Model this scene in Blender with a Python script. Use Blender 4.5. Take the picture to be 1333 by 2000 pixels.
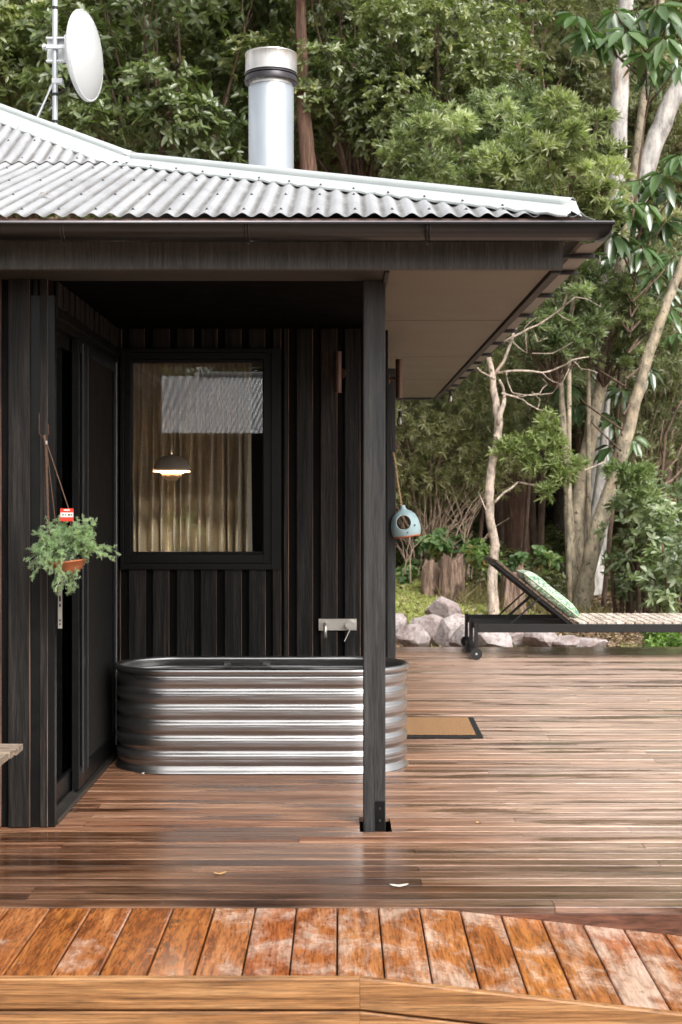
import bpy, bmesh, math, random
import numpy as np
from mathutils import Vector, Matrix
random.seed(7)
R = math.radians
SC = bpy.context.scene
COL = SC.collection
for o in list(bpy.data.objects):
    bpy.data.objects.remove(o)

# ------------------------------------------------------------------ camera, sky, sun, exposure
F = 2778.0                      # focal length in photo pixels (1333 wide)
HC = 1.42                       # camera height above the deck
cam_d = bpy.data.cameras.new('camera')
cam = bpy.data.objects.new('camera', cam_d)
COL.objects.link(cam)
cam.location = (0, 0, HC)
cam.rotation_euler = (R(90), 0, 0)
cam_d.sensor_fit = 'VERTICAL'
cam_d.sensor_height = 36
cam_d.lens = 50
cam_d.shift_x = 2.5 / 2000
cam_d.shift_y = -20 / 2000
cam_d.clip_start = 0.05
cam_d.clip_end = 400
cam_d.dof.use_dof = True
cam_d.dof.focus_distance = 7.0
cam_d.dof.aperture_fstop = 6.0
SC.camera = cam

world = bpy.data.worlds.new("World")
SC.world = world
world.use_nodes = True
wn = world.node_tree
wn.nodes.clear()
SUN_EL, SUN_AZ = R(47), R(148)      # azimuth measured from +Y towards +X
sky = wn.nodes.new('ShaderNodeTexSky')
sky.sky_type = 'NISHITA'
sky.sun_disc = False
sky.sun_elevation = SUN_EL
sky.sun_rotation = SUN_AZ
sky.dust_density = 4.0
sky.air_density = 1.0
hs = wn.nodes.new('ShaderNodeHueSaturation')
hs.inputs['Saturation'].default_value = 0.12     # overcast: the sky is nearly white
bg = wn.nodes.new('ShaderNodeBackground')
bg.inputs['Strength'].default_value = 0.15
wo = wn.nodes.new('ShaderNodeOutputWorld')
wn.links.new(sky.outputs[0], hs.inputs['Color'])
wn.links.new(hs.outputs[0], bg.inputs['Color'])
wn.links.new(bg.outputs[0], wo.inputs['Surface'])

sun_d = bpy.data.lights.new('sun', 'SUN')
sun_d.energy = 1.4
sun_d.angle = R(32)
sun_d.color = (1, .97, .92)
sun = bpy.data.objects.new('sun', sun_d)
COL.objects.link(sun)
sd = Vector((math.sin(SUN_AZ) * math.cos(SUN_EL), math.cos(SUN_AZ) * math.cos(SUN_EL), math.sin(SUN_EL)))
sun.rotation_euler = sd.to_track_quat('Z', 'Y').to_euler()

SC.view_settings.view_transform = 'Standard'
SC.view_settings.look = 'None'
SC.view_settings.gamma = 1
SC.view_settings.use_curve_mapping = False
SC.view_settings.exposure = 0.85
SC.render.engine = 'CYCLES'
SC.cycles.max_bounces = 8
SC.cycles.transparent_max_bounces = 12
SC.cycles.use_denoising = True


def P(px, py, D):
    """world point on the ray of a photo pixel at distance D"""
    return Vector(((px - 664) * D / F, D, HC - (py - 980) * D / F))


# ------------------------------------------------------------------ materials
def _nt(name):
    m = bpy.data.materials.new(name)
    m.use_nodes = True
    nt = m.node_tree
    b = nt.nodes['Principled BSDF']
    return m, nt, b


def N(nt, kind, **kw):
    n = nt.nodes.new('ShaderNode' + kind)
    for k, v in kw.items():
        if k in n.inputs:
            n.inputs[k].default_value = v
        else:
            setattr(n, k, v)
    return n


def rgba(c):
    return (c[0], c[1], c[2], 1)


def coords(nt, scale, mode='OBJ', rnd=True, rot=(0, 0, 0)):
    if mode == 'POS':
        g = N(nt, 'NewGeometry'); out = g.outputs['Position']
    else:
        g = N(nt, 'TexCoord'); out = g.outputs['Object']
    if rnd:
        oi = N(nt, 'ObjectInfo')
        mu = N(nt, 'Math', operation='MULTIPLY'); mu.inputs[1].default_value = 37.0
        nt.links.new(oi.outputs['Random'], mu.inputs[0])
        ad = N(nt, 'VectorMath', operation='ADD')
        nt.links.new(out, ad.inputs[0]); nt.links.new(mu.outputs[0], ad.inputs[1])
        out = ad.outputs[0]
    mp = N(nt, 'Mapping')
    mp.inputs['Scale'].default_value = scale
    mp.inputs['Rotation'].default_value = rot
    nt.links.new(out, mp.inputs['Vector'])
    return mp.outputs[0]


def noise(nt, vec, scale=1.0, detail=5, rough=.6, dist=0):
    n = N(nt, 'TexNoise')
    n.inputs['Scale'].default_value = scale
    n.inputs['Detail'].default_value = detail
    n.inputs['Roughness'].default_value = rough
    n.inputs['Distortion'].default_value = dist
    nt.links.new(vec, n.inputs['Vector'])
    return n.outputs['Fac']


def ramp(nt, fac, stops):
    r = N(nt, 'ValToRGB')
    el = r.color_ramp.elements
    el[0].position, el[0].color = stops[0][0], rgba(stops[0][1])
    el[1].position, el[1].color = stops[-1][0], rgba(stops[-1][1])
    for p, c in stops[1:-1]:
        e = el.new(p); e.color = rgba(c)
    nt.links.new(fac, r.inputs[0])
    return r.outputs[0]


def mix(nt, fac, a, b, mode='MIX'):
    m = N(nt, 'Mix', data_type='RGBA', blend_type=mode)
    for s, v in ((0, fac), (6, a), (7, b)):
        if isinstance(v, (int, float)):
            m.inputs[s].default_value = v if s == 0 else (v, v, v, 1)
        elif isinstance(v, tuple):
            m.inputs[s].default_value = rgba(v)
        else:
            nt.links.new(v, m.inputs[s])
    return m.outputs[2]


def mrange(nt, v, a, b, c, d):
    m = N(nt, 'MapRange')
    for i, x in enumerate((a, b, c, d)):
        m.inputs[i + 1].default_value = x
    nt.links.new(v, m.inputs[0])
    return m.outputs[0]


def bump(nt, b, h, strength=.3, dist=.01):
    n = N(nt, 'Bump')
    n.inputs['Strength'].default_value = strength
    n.inputs['Distance'].default_value = dist
    nt.links.new(h, n.inputs['Height'])
    nt.links.new(n.outputs[0], b.inputs['Normal'])


def plain(name, c, rough=.5, metal=0, var=.0, scale=8, bmp=0, bscale=None, spec=None):
    m, nt, b = _nt(name)
    b.inputs['Base Color'].default_value = rgba(c)
    b.inputs['Roughness'].default_value = rough
    b.inputs['Metallic'].default_value = metal
    if spec is not None:
        b.inputs['Specular IOR Level'].default_value = spec
    v = coords(nt, (1, 1, 1))
    n = noise(nt, v, scale)
    if var:
        lo = tuple(x * (1 - var) for x in c); hi = tuple(min(1, x * (1 + var)) for x in c)
        nt.links.new(ramp(nt, n, [(.3, lo), (.7, hi)]), b.inputs['Base Color'])
        nt.links.new(mrange(nt, n, .3, .7, rough * .85, min(1, rough * 1.15)), b.inputs['Roughness'])
    if bmp:
        n2 = noise(nt, v, bscale or scale * 4)
        bump(nt, b, n2, bmp, .004)
    return m


def wood(name, stops, scale, rough=(.4, .6), mode='POS', stain=None, bmp=.35, fine=5.0, rnd_hue=None, bd=.004, spec=.5):
    """grained timber: scale stretches the grain, stain=(colour, lo, hi, scale)"""
    m, nt, b = _nt(name)
    b.inputs['Specular IOR Level'].default_value = spec
    v = coords(nt, scale, mode)
    n1 = noise(nt, v, 1.0, 8, .65, .3)
    col = ramp(nt, n1, stops)
    if rnd_hue:
        oi = N(nt, 'ObjectInfo')
        tint = ramp(nt, oi.outputs['Random'], rnd_hue)
        col = mix(nt, 1.0, col, tint, 'MULTIPLY')
    if stain:
        c, lo, hi, sc = stain
        v2 = coords(nt, sc, mode)
        n2 = noise(nt, v2, 1.0, 6, .6, .4)
        f = mrange(nt, n2, lo, hi, 0, 1)
        col = mix(nt, f, col, c)
    n3 = noise(nt, v, fine, 6, .7)
    col = mix(nt, 1.0, col, ramp(nt, n3, [(.36, (.45, .45, .45)), (.5, (1.0, 1.0, 1.0)), (.66, (1.55, 1.5, 1.45))]), 'MULTIPLY')
    nt.links.new(col, b.inputs['Base Color'])
    nt.links.new(mrange(nt, n3, .3, .7, rough[0], rough[1]), b.inputs['Roughness'])
    ad = N(nt, 'Math', operation='ADD')
    nt.links.new(n1, ad.inputs[0]); nt.links.new(n3, ad.inputs[1])
    bump(nt, b, ad.outputs[0], bmp, bd)
    return m


def deck_material():
    m, nt, b = _nt('wet_deck_timber')
    v = coords(nt, (.9, 12, 12), 'POS')
    n1 = noise(nt, v, 1.0, 5, .6, .25)
    col = ramp(nt, n1, [(.28, (.13, .062, .038)), (.42, (.26, .140, .088)), (.55, (.42, .255, .175)), (.72, (.58, .41, .31))])
    oi = N(nt, 'ObjectInfo')
    tint = ramp(nt, oi.outputs['Random'], [(0, (.98, .80, .68)), (.25, (1.15, 1.08, 1.0)), (.5, (.74, .66, .60)), (.75, (1.2, 1.14, 1.08)), (1, (.86, .66, .54))])
    col = mix(nt, 1.0, col, tint, 'MULTIPLY')
    # wet streaks: long dark pools along the boards
    v2 = coords(nt, (.55, 5.2, 3), 'POS', rnd=False)
    n2 = noise(nt, v2, 1.0, 6, .62, .5)
    v3 = coords(nt, (1.1, 3, 3), 'POS', rnd=True)
    n3 = noise(nt, v3, 1.0, 3, .5)
    s = N(nt, 'Math', operation='ADD')
    nt.links.new(n2, s.inputs[0])
    h = N(nt, 'Math', operation='MULTIPLY'); h.inputs[1].default_value = .45
    nt.links.new(n3, h.inputs[0]); nt.links.new(h.outputs[0], s.inputs[1])
    wet = mrange(nt, s.outputs[0], .765, .83, 0, .9)
    col = mix(nt, wet, col, mix(nt, 1.0, col, (.36, .32, .27), 'MULTIPLY'))
    # under the roof shade is painted as darker brown; open boards go paler for bleaching and skylight; the open front strip and far end lie wet
    g = N(nt, 'NewGeometry'); sp = N(nt, 'SeparateXYZ'); nt.links.new(g.outputs['Position'], sp.inputs[0])
    def math2(op, a, c):
        n_ = N(nt, 'Math', operation=op)
        for i_, q in enumerate((a, c)):
            if isinstance(q, (int, float)): n_.inputs[i_].default_value = q
            else: nt.links.new(q, n_.inputs[i_])
        return n_.outputs[0]
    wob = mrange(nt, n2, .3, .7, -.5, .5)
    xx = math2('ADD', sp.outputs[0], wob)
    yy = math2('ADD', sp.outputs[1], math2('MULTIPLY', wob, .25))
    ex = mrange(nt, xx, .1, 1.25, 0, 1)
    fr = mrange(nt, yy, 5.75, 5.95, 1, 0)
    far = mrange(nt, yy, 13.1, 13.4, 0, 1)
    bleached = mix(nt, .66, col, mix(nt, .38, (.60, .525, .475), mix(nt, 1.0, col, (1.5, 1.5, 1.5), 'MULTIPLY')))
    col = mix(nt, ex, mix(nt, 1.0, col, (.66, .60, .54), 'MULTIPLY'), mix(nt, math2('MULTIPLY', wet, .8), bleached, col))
    soak = math2('MAXIMUM', fr, far)
    soak = math2('MULTIPLY', soak, mrange(nt, n3, .35, .6, .55, 1))
    col = mix(nt, soak, col, mix(nt, 1.0, col, (.46, .42, .38), 'MULTIPLY'))
    wet = math2('MAXIMUM', wet, math2('MULTIPLY', soak, .9))
    vf = coords(nt, (5, 75, 75), 'POS')
    nf = noise(nt, vf, 1.0, 6, .75)
    col = mix(nt, 1.0, col, ramp(nt, nf, [(.36, (.58, .54, .50)), (.5, (1.0, 1.0, 1.0)), (.66, (1.3, 1.27, 1.24))]), 'MULTIPLY')
    ns = noise(nt, coords(nt, (14, 34, 30), 'POS'), 1.0, 5, .7)
    col = mix(nt, mrange(nt, ns, .60, .70, 0, .5), col, (.11, .07, .045))
    nt.links.new(col, b.inputs['Base Color'])
    nt.links.new(mix(nt, wet, mrange(nt, nf, .3, .7, .34, .52), .08), b.inputs['Roughness'])
    nt.links.new(mrange(nt, math2('MAXIMUM', ex, soak), 0, 1, .08, .5), b.inputs['Coat Weight'])
    b.inputs['Coat Weight'].default_value = .45
    b.inputs['Coat Roughness'].default_value = .22
    b.inputs['Coat IOR'].default_value = 1.4
    bump(nt, b, nf, .12, .002)
    return m


def ramp_material():
    m, nt, b = _nt('new_wet_hardwood')
    v = coords(nt, (22, 2.2, 10), 'POS')
    n1 = noise(nt, v, 1.0, 9, .68, .8)
    col = ramp(nt, n1, [(.30, (.11, .036, .012)), (.45, (.30, .105, .032)), (.58, (.47, .19, .060)), (.72, (.60, .31, .12))])
    oi = N(nt, 'ObjectInfo')
    tint = ramp(nt, oi.outputs['Random'], [(0, (.62, .50, .46)), (.2, (1.15, 1.05, .75)), (.4, (.75, .62, .58)), (.6, (1.1, 1.1, 1.1)), (.8, (.85, .62, .5)), (1, (1.0, .85, .9))])
    col = mix(nt, 1.0, col, tint, 'MULTIPLY')
    # knots
    vk = coords(nt, (5, 1.6, 3), 'POS')
    nk = noise(nt, vk, 1.0, 4, .6, 2.5)
    col = mix(nt, mrange(nt, nk, .64, .74, 0, .85), col, (.06, .022, .012))
    nf = noise(nt, v, 6.0, 6, .75)
    grain = ramp(nt, nf, [(.36, (.50, .46, .42)), (.5, (1.0, 1.0, 1.0)), (.66, (1.35, 1.3, 1.25))])
    col = mix(nt, 1.0, col, grain, 'MULTIPLY')
    # pale drying blotches
    v2 = coords(nt, (6.5, 4.0, 4), 'POS')
    n2 = noise(nt, v2, 1.0, 9, .68, .3)
    g = N(nt, 'NewGeometry')
    sx = N(nt, 'SeparateXYZ'); nt.links.new(g.outputs['Position'], sx.inputs[0])
    bias0 = mrange(nt, sx.outputs[0], -1.2, 1.3, -.10, .065)
    ob = mrange(nt, oi.outputs['Random'], 0, 1, -.055, .055)
    b1 = N(nt, 'Math', operation='ADD'); nt.links.new(bias0, b1.inputs[0]); nt.links.new(ob, b1.inputs[1]); bias = b1.outputs[0]   # the right end has dried further
    ad = N(nt, 'Math', operation='ADD'); nt.links.new(n2, ad.inputs[0]); nt.links.new(bias, ad.inputs[1])
    dry = mrange(nt, ad.outputs[0], .47, .64, 0, .80)
    pale = ramp(nt, n1, [(.3, (.38, .24, .17)), (.5, (.60, .44, .34)), (.7, (.72, .58, .49))])
    pale = mix(nt, .75, pale, mix(nt, 1.0, pale, grain, 'MULTIPLY'))
    col = mix(nt, dry, col, pale)
    # darker damp specks
    nd = noise(nt, coords(nt, (34, 22, 10), 'POS'), 1.0, 5, .7)
    col = mix(nt, mrange(nt, nd, .58, .70, 0, .55), col, (.13, .055, .03))
    nt.links.new(col, b.inputs['Base Color'])
    nt.links.new(mix(nt, dry, .16, .42), b.inputs['Roughness'])
    b.inputs['Coat Weight'].default_value = .4
    b.inputs['Coat Roughness'].default_value = .1
    nf = noise(nt, v, 7.0, 5, .7)
    bump(nt, b, nf, .25, .002)
    return m


def leaf_material(name, stops, rough=.38, trans=.25, spec=.6):
    m, nt, b = _nt(name)
    at = N(nt, 'Attribute', attribute_name='tint')
    oi = N(nt, 'ObjectInfo')
    col = ramp(nt, at.outputs['Fac'], stops)
    t2 = ramp(nt, oi.outputs['Random'], [(0, (.85, .9, .9)), (1, (1.1, 1.05, .9))])
    col = mix(nt, 1.0, col, t2, 'MULTIPLY')
    nt.links.new(col, b.inputs['Base Color'])
    b.inputs['Roughness'].default_value = rough
    b.inputs['Specular IOR Level'].default_value = spec
    tr = N(nt, 'BsdfTranslucent')
    tc = mix(nt, 1.0, col, (1.3, 1.6, .7), 'MULTIPLY')
    nt.links.new(tc, tr.inputs['Color'])
    ms = N(nt, 'MixShader'); ms.inputs[0].default_value = trans
    out = nt.nodes['Material Output']
    nt.links.new(b.outputs[0], ms.inputs[1]); nt.links.new(tr.outputs[0], ms.inputs[2])
    nt.links.new(ms.outputs[0], out.inputs['Surface'])
    return m


def glass_material(name, ior=2.1, tint=(1, 1, 1), rough=.0, wave=0):
    m, nt, b = _nt(name)
    nt.nodes.remove(b)
    fr = N(nt, 'Fresnel'); fr.inputs['IOR'].default_value = ior
    gl = N(nt, 'BsdfGlossy'); gl.inputs['Roughness'].default_value = rough
    if wave:
        bn_ = N(nt, 'Bump'); bn_.inputs['Strength'].default_value = wave; bn_.inputs['Distance'].default_value = .01
        nt.links.new(noise(nt, coords(nt, (3.2, 3.2, 5), 'POS', rnd=False), 1.0, 2, .5), bn_.inputs['Height']); nt.links.new(bn_.outputs[0], gl.inputs['Normal'])
    tr = N(nt, 'BsdfTransparent'); tr.inputs['Color'].default_value = rgba(tint)
    ms = N(nt, 'MixShader')
    nt.links.new(fr.outputs[0], ms.inputs[0]); nt.links.new(tr.outputs[0], ms.inputs[1]); nt.links.new(gl.outputs[0], ms.inputs[2])
    nt.links.new(ms.outputs[0], nt.nodes['Material Output'].inputs['Surface'])
    return m


def emit_material(name, c, s):
    m, nt, b = _nt(name)
    b.inputs['Base Color'].default_value = rgba(c)
    b.inputs['Emission Color'].default_value = rgba(c)
    b.inputs['Emission Strength'].default_value = s
    return m


M = {}
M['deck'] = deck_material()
M['ramp'] = ramp_material()
M['rim'] = wood('fresh_edge_timber', [(.3, (.12, .052, .019)), (.45, (.27, .125, .046)), (.58, (.37, .19, .080)), (.75, (.45, .27, .13))], (1.3, 30, 60), (.4, .6), stain=((.11, .05, .022), .56, .75, (2.5, 3, 9)), rnd_hue=[(0, (.9, .85, .8)), (1, (1.08, 1.05, 1))])
M['riser'] = wood('deck_riser_timber', [(.3, (.07, .028, .016)), (.7, (.16, .065, .038))], (2, 12, 14), (.35, .55))
M['char'] = wood('black_stained_boards', [(.3, (.0025, .0025, .0025)), (.48, (.0085, .008, .0075)), (.6, (.021, .0185, .0165)), (.78, (.055, .043, .034))], (26, 26, 1.6), (.42, .75),
                 stain=((.075, .042, .026), .60, .78, (9, 9, 2.0)), bmp=1.0, fine=3.0, bd=.010, spec=.32, rnd_hue=[(0, (.8, .8, .85)), (.5, (1.0, 1.0, 1.0)), (1, (1.5, 1.3, 1.15))])
M['charedge'] = wood('raw_board_edge', [(.38, (.012, .009, .007)), (.5, (.11, .06, .04)), (.7, (.27, .16, .11))], (20, 20, .9), (.5, .8))
M['beam'] = wood('black_painted_beam', [(.25, (.035, .035, .034)), (.5, (.075, .074, .071)), (.75, (.13, .126, .12))], (70, 20, 2.5), (.45, .7), stain=((.05, .047, .045), .62, .76, (3, 3, 9)), bmp=.5)
M['post'] = wood('black_post_timber', [(.25, (.012, .012, .0115)), (.5, (.027, .0265, .026)), (.72, (.050, .048, .046))], (24, 24, 1.3), (.45, .7), bmp=.7)
M['alu'] = plain('black_powder_coat', (.005, .0052, .005), .4, 0, .1, 20, spec=.3)
M['blacksheet'] = plain('black_porch_lining', (.0015, .0015, .0015), .9, 0, .2, 6, spec=.05)
M['backing'] = wood('charred_backing_boards', [(.3, (.003, .0028, .0025)), (.7, (.010, .009, .008))], (20, 20, 1.5), (.6, .9), spec=.1)
M['track'] = plain('worn_door_track', (.05, .045, .04), .4, .4, .3, 20)
M['soffit'] = plain('beige_soffit_sheet', (.165, .150, .115), .6, 0, .10, 2.5)
M['gutterfront'] = plain('dark_bronze_gutter', (.014, .013, .012), .36, 0, .15, 5)
M['gutterunder'] = plain('beige_gutter_base', (.21, .195, .175), .4, 0, .1, 5)


def roof_material():
    m, nt, b = _nt('weathered_zinc_roof')
    v = coords(nt, (5, 1.4, 1.4), 'POS', rnd=False)
    n = noise(nt, v, 1.0, 8, .7, .3)
    col = ramp(nt, n, [(.3, (.32, .32, .33)), (.5, (.44, .445, .46)), (.75, (.53, .53, .54))])
    v2 = coords(nt, (30, 5, 5), 'POS', rnd=False)
    n2 = noise(nt, v2, 1.0, 6, .7)
    col = mix(nt, mrange(nt, n2, .58, .8, 0, .6), col, (.26, .25, .24))
    v3 = coords(nt, (90, 90, 90), 'POS', rnd=False)
    n3 = noise(nt, v3, 1.0, 3, .6)
    col = mix(nt, mrange(nt, n3, .56, .68, 0, .55), col, (.24, .23, .21))
    # unevenly darker along the valleys of the sheet
    at = N(nt, 'Attribute', attribute_name='valley')
    dm = N(nt, 'Math', operation='MULTIPLY')
    nt.links.new(mrange(nt, at.outputs['Fac'], .55, 1.0, 0, 1), dm.inputs[0]); nt.links.new(mrange(nt, n2, .25, .55, .15, .95), dm.inputs[1])
    col = mix(nt, dm.outputs[0], col, (.14, .13, .12))
    nt.links.new(col, b.inputs['Base Color'])
    b.inputs['Metallic'].default_value = .15
    b.inputs['Roughness'].default_value = .5
    return m


M['roof'] = roof_material()
M['cap'] = plain('pale_ridge_metal', (.52, .555, .545), .38, .05, .05, 3)
M['screw'] = plain('grey_roof_screw', (.10, .10, .10), .5, .5)
M['flue'] = None


def brushed(name, c, rough, scale, var=.25, stain=None, metal=.9, bmp=.05):
    m, nt, b = _nt(name)
    v = coords(nt, scale, 'OBJ', rnd=False)
    n = noise(nt, v, 1.0, 6, .65)
    col = ramp(nt, n, [(.3, tuple(x * (1 - var) for x in c)), (.7, tuple(min(1, x * (1 + var)) for x in c))])
    if stain:
        sc, lo, hi, ss = stain
        n2 = noise(nt, coords(nt, ss, 'OBJ', rnd=False), 1.0, 6, .65)
        col = mix(nt, mrange(nt, n2, lo, hi, 0, 1), col, sc)
    nt.links.new(col, b.inputs['Base Color'])
    b.inputs['Metallic'].default_value = metal
    nt.links.new(mrange(nt, n, .3, .7, rough * .75, rough * 1.3), b.inputs['Roughness'])
    bump(nt, b, n, bmp, .002)
    return m


M['flue'] = brushed('galvanised_flue', (.54, .58, .62), .36, (4, 4, 1.2), .08, metal=.75)
M['fluecap'] = brushed('heat_stained_steel', (.62, .60, .57), .33, (18, 18, 1.5), .22, stain=((.36, .22, .14), .55, .75, (6, 6, 2)), metal=.8)
M['fluering'] = plain('sooty_ring', (.05, .045, .05), .35, .6, .3, 9)
M['tub'] = brushed('brushed_tub_steel', (.46, .45, .445), .34, (2.2, 5, 30), .09, stain=((.50, .485, .465), .56, .72, (6, 6, 30)), metal=1.0, bmp=.06)
M['steel'] = brushed('brushed_nickel', (.66, .62, .56), .42, (6, 6, 60), .04, metal=.85, bmp=.0)
M['galv'] = brushed('galvanised_pole', (.58, .60, .62), .42, (20, 20, 3), .1, metal=.7)
M['dish'] = plain('white_radome', (.60, .61, .61), .35, 0, .02, 4)
M['bracket'] = plain('white_cast_bracket', (.62, .63, .64), .45, .1, .12, 30)
M['tape'] = plain('black_tape', (.012, .012, .012), .5)
M['cable'] = plain('black_cable', (.014, .014, .014), .45)
M['copper'] = plain('aged_copper_brown', (.12, .065, .045), .38, .55, .25, 25)
M['rope'] = plain('brown_macrame_rope', (.12, .065, .04), .9, 0, .3, 60, .6)
M['twine'] = plain('natural_jute_twine', (.52, .36, .20), .9, 0, .25, 90, .8)
M['wire'] = plain('rusty_wire', (.10, .05, .035), .6, .5, .4, 40)
M['terra'] = plain('terracotta', (.42, .13, .05), .75, 0, .2, 20, .2)
M['tagred'] = plain('red_tag_print', (.55, .04, .02), .5)
M['tagwhite'] = plain('white_tag_print', (.70, .68, .62), .5)
M['tagdark'] = plain('dark_tag_print', (.05, .04, .04), .5)
M['ceramic'] = plain('pale_blue_ceramic', (.36, .50, .52), .3, 0, .06, 20)
M['orange'] = plain('orange_ceramic_base', (.55, .14, .04), .5)
M['lounger'] = plain('charcoal_metal', (.015, .015, .015), .42, .2, .15, 10)
M['slat'] = wood('weathered_grey_slats', [(.3, (.38, .31, .25)), (.5, (.60, .53, .46)), (.75, (.76, .71, .65))], (20, 3, 8), (.5, .7), rnd_hue=[(0, (.8, .75, .7)), (1, (1.1, 1.1, 1.1))])
M['backslat'] = wood('dark_back_slats', [(.3, (.05, .032, .022)), (.7, (.17, .11, .07))], (20, 3, 8), (.45, .65))
M['rubber'] = plain('black_rubber', (.012, .012, .012), .6, 0, .2, 30)
M['bench'] = wood('silvered_bench_timber', [(.3, (.16, .12, .09)), (.6, (.30, .23, .17)), (.8, (.40, .33, .26))], (2, 16, 16), (.6, .8))
M['coir'] = plain('coir_pile', (.33, .18, .08), .95, 0, .6, 110, 1.0, 300)
M['matborder'] = plain('black_rubber_border', (.010, .010, .010), .75, 0, .3, 100, .6)
M['shade'] = plain('taupe_enamel', (.80, .70, .58), .3, 0, .03)
M['bulb_glow'] = emit_material('lit_lamp_glow', (1.0, .72, .48), .3)
M['bulbglass'] = glass_material('bulb_glass', 1.7, (.97, .97, .95))
M['filament'] = plain('pale_bulb_core', (.85, .8, .68), .4, .3)
M['glass'] = glass_material('window_glass', 1.82, (.96, .96, .95), 0, 0)
M['doorglass'] = glass_material('door_glass', 1.45, (.85, .86, .86))
M['blind'] = plain('charcoal_insect_screen', (.022, .020, .018), .9, 0, .12, 8, spec=.1)
M['interior'] = plain('dark_interior_lining', (.035, .027, .02), .8, 0, .2, 4)
M['floor_in'] = plain('interior_floor', (.20, .13, .08), .5, 0, .2, 4)
M['silver_strip'] = plain('zinc_lock_strip', (.45, .42, .38), .45, .6, .1, 30)


def curtain_material():
    m, nt, b = _nt('linen_curtain')
    v = coords(nt, (120, 120, 9), 'OBJ', rnd=False)
    n = noise(nt, v, 1.0, 4, .6)
    v2 = coords(nt, (9, 9, 160), 'OBJ', rnd=False)
    n2 = noise(nt, v2, 1.0, 3, .6)
    a = N(nt, 'Math', operation='ADD'); nt.links.new(n, a.inputs[0]); nt.links.new(n2, a.inputs[1])
    nt.links.new(ramp(nt, a.outputs[0], [(.7, (.66, .59, .46)), (1.2, (.88, .81, .66))]), b.inputs['Base Color'])
    b.inputs['Roughness'].default_value = .9
    return m


M['curtain'] = curtain_material()


def cushion_material():
    m, nt, b = _nt('palm_leaf_print')
    v = coords(nt, (6, 15, 9), 'OBJ', rnd=False, rot=(0, 0, .6))
    n = noise(nt, v, 1.0, 2, .5, 3.0)
    v2 = coords(nt, (16, 6, 9), 'OBJ', rnd=False, rot=(0, 0, -.5))
    n2 = noise(nt, v2, 1.0, 2, .5, 2.5)
    col = ramp(nt, n, [(.44, (.72, .76, .66)), (.48, (.20, .33, .19)), (.56, (.09, .20, .12)), (.60, (.70, .75, .66))])
    col = mix(nt, mrange(nt, n2, .55, .57, 0, .9), col, (.22, .38, .20))
    col = mix(nt, mrange(nt, n2, .63, .64, 0, .9), col, (.10, .17, .19))
    nt.links.new(col, b.inputs['Base Color'])
    b.inputs['Roughness'].default_value = .85
    return m


M['cushion'] = cushion_material()
M['piping'] = plain('pale_green_piping', (.45, .58, .40), .8)

M['leaf_broad'] = leaf_material('glossy_broad_leaf', [(0, (.075, .096, .036)), (.35, (.165, .198, .078)), (.7, (.26, .29, .13)), (.93, (.37, .385, .19)), (1, (.46, .42, .17))], .32, .3, 1.0)
M['leaf_fine'] = leaf_material('light_feathery_leaf', [(0, (.09, .115, .055)), (.35, (.22, .26, .135)), (.7, (.40, .44, .27)), (1, (.62, .65, .48))], .40, .36)
M['leaf_olive'] = leaf_material('olive_narrow_leaf', [(0, (.095, .104, .050)), (.5, (.23, .238, .125)), (1, (.44, .44, .28))], .40, .32)
M['leaf_dark'] = leaf_material('dark_forest_leaf', [(0, (.070, .078, .036)), (.5, (.155, .168, .080)), (1, (.28, .29, .15))], .45, .3)
M['leaf_umbrella'] = leaf_material('large_glossy_palmate_leaf', [(0, (.045, .085, .034)), (.5, (.090, .155, .062)), (1, (.16, .24, .10))], .24, .22, 1.0)
M['leaf_shrub'] = leaf_material('dull_green_shrub_leaf', [(0, (.16, .20, .125)), (.5, (.31, .365, .23)), (1, (.46, .51, .34))], .36, .3, .9)
M['leaf_bright'] = leaf_material('fresh_green_leaf', [(0, (.10, .18, .04)), (.5, (.22, .34, .08)), (1, (.38, .48, .15))], .45, .35)
M['leaf_bramble'] = leaf_material('bramble_leaf', [(0, (.10, .17, .07)), (.6, (.24, .34, .15)), (.88, (.36, .42, .18)), (1, (.50, .26, .15))], .5, .35)
M['needle'] = leaf_material('asparagus_fern_needle', [(0, (.22, .28, .19)), (.5, (.46, .54, .40)), (1, (.68, .74, .58))], .55, .5)
M['grass'] = leaf_material('grass_blade', [(0, (.22, .24, .08)), (.5, (.46, .49, .20)), (1, (.70, .68, .38))], .6, .45)
M['drygrass'] = leaf_material('dry_grass_blade', [(0, (.16, .13, .06)), (1, (.42, .36, .2))], .7, .3)
M['litter'] = leaf_material('fallen_leaf', [(0, (.08, .045, .025)), (.5, (.23, .14, .08)), (.8, (.40, .28, .18)), (1, (.55, .45, .33))], .7, .1)


def bark(name, stops, scale=(10, 10, 2.0), stain=None, bmp=.8, rough=.8, bd=.02):
    return wood(name, stops, scale, (rough - .1, rough + .1), 'OBJ', stain=stain, bmp=bmp, fine=3, bd=bd)


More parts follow.
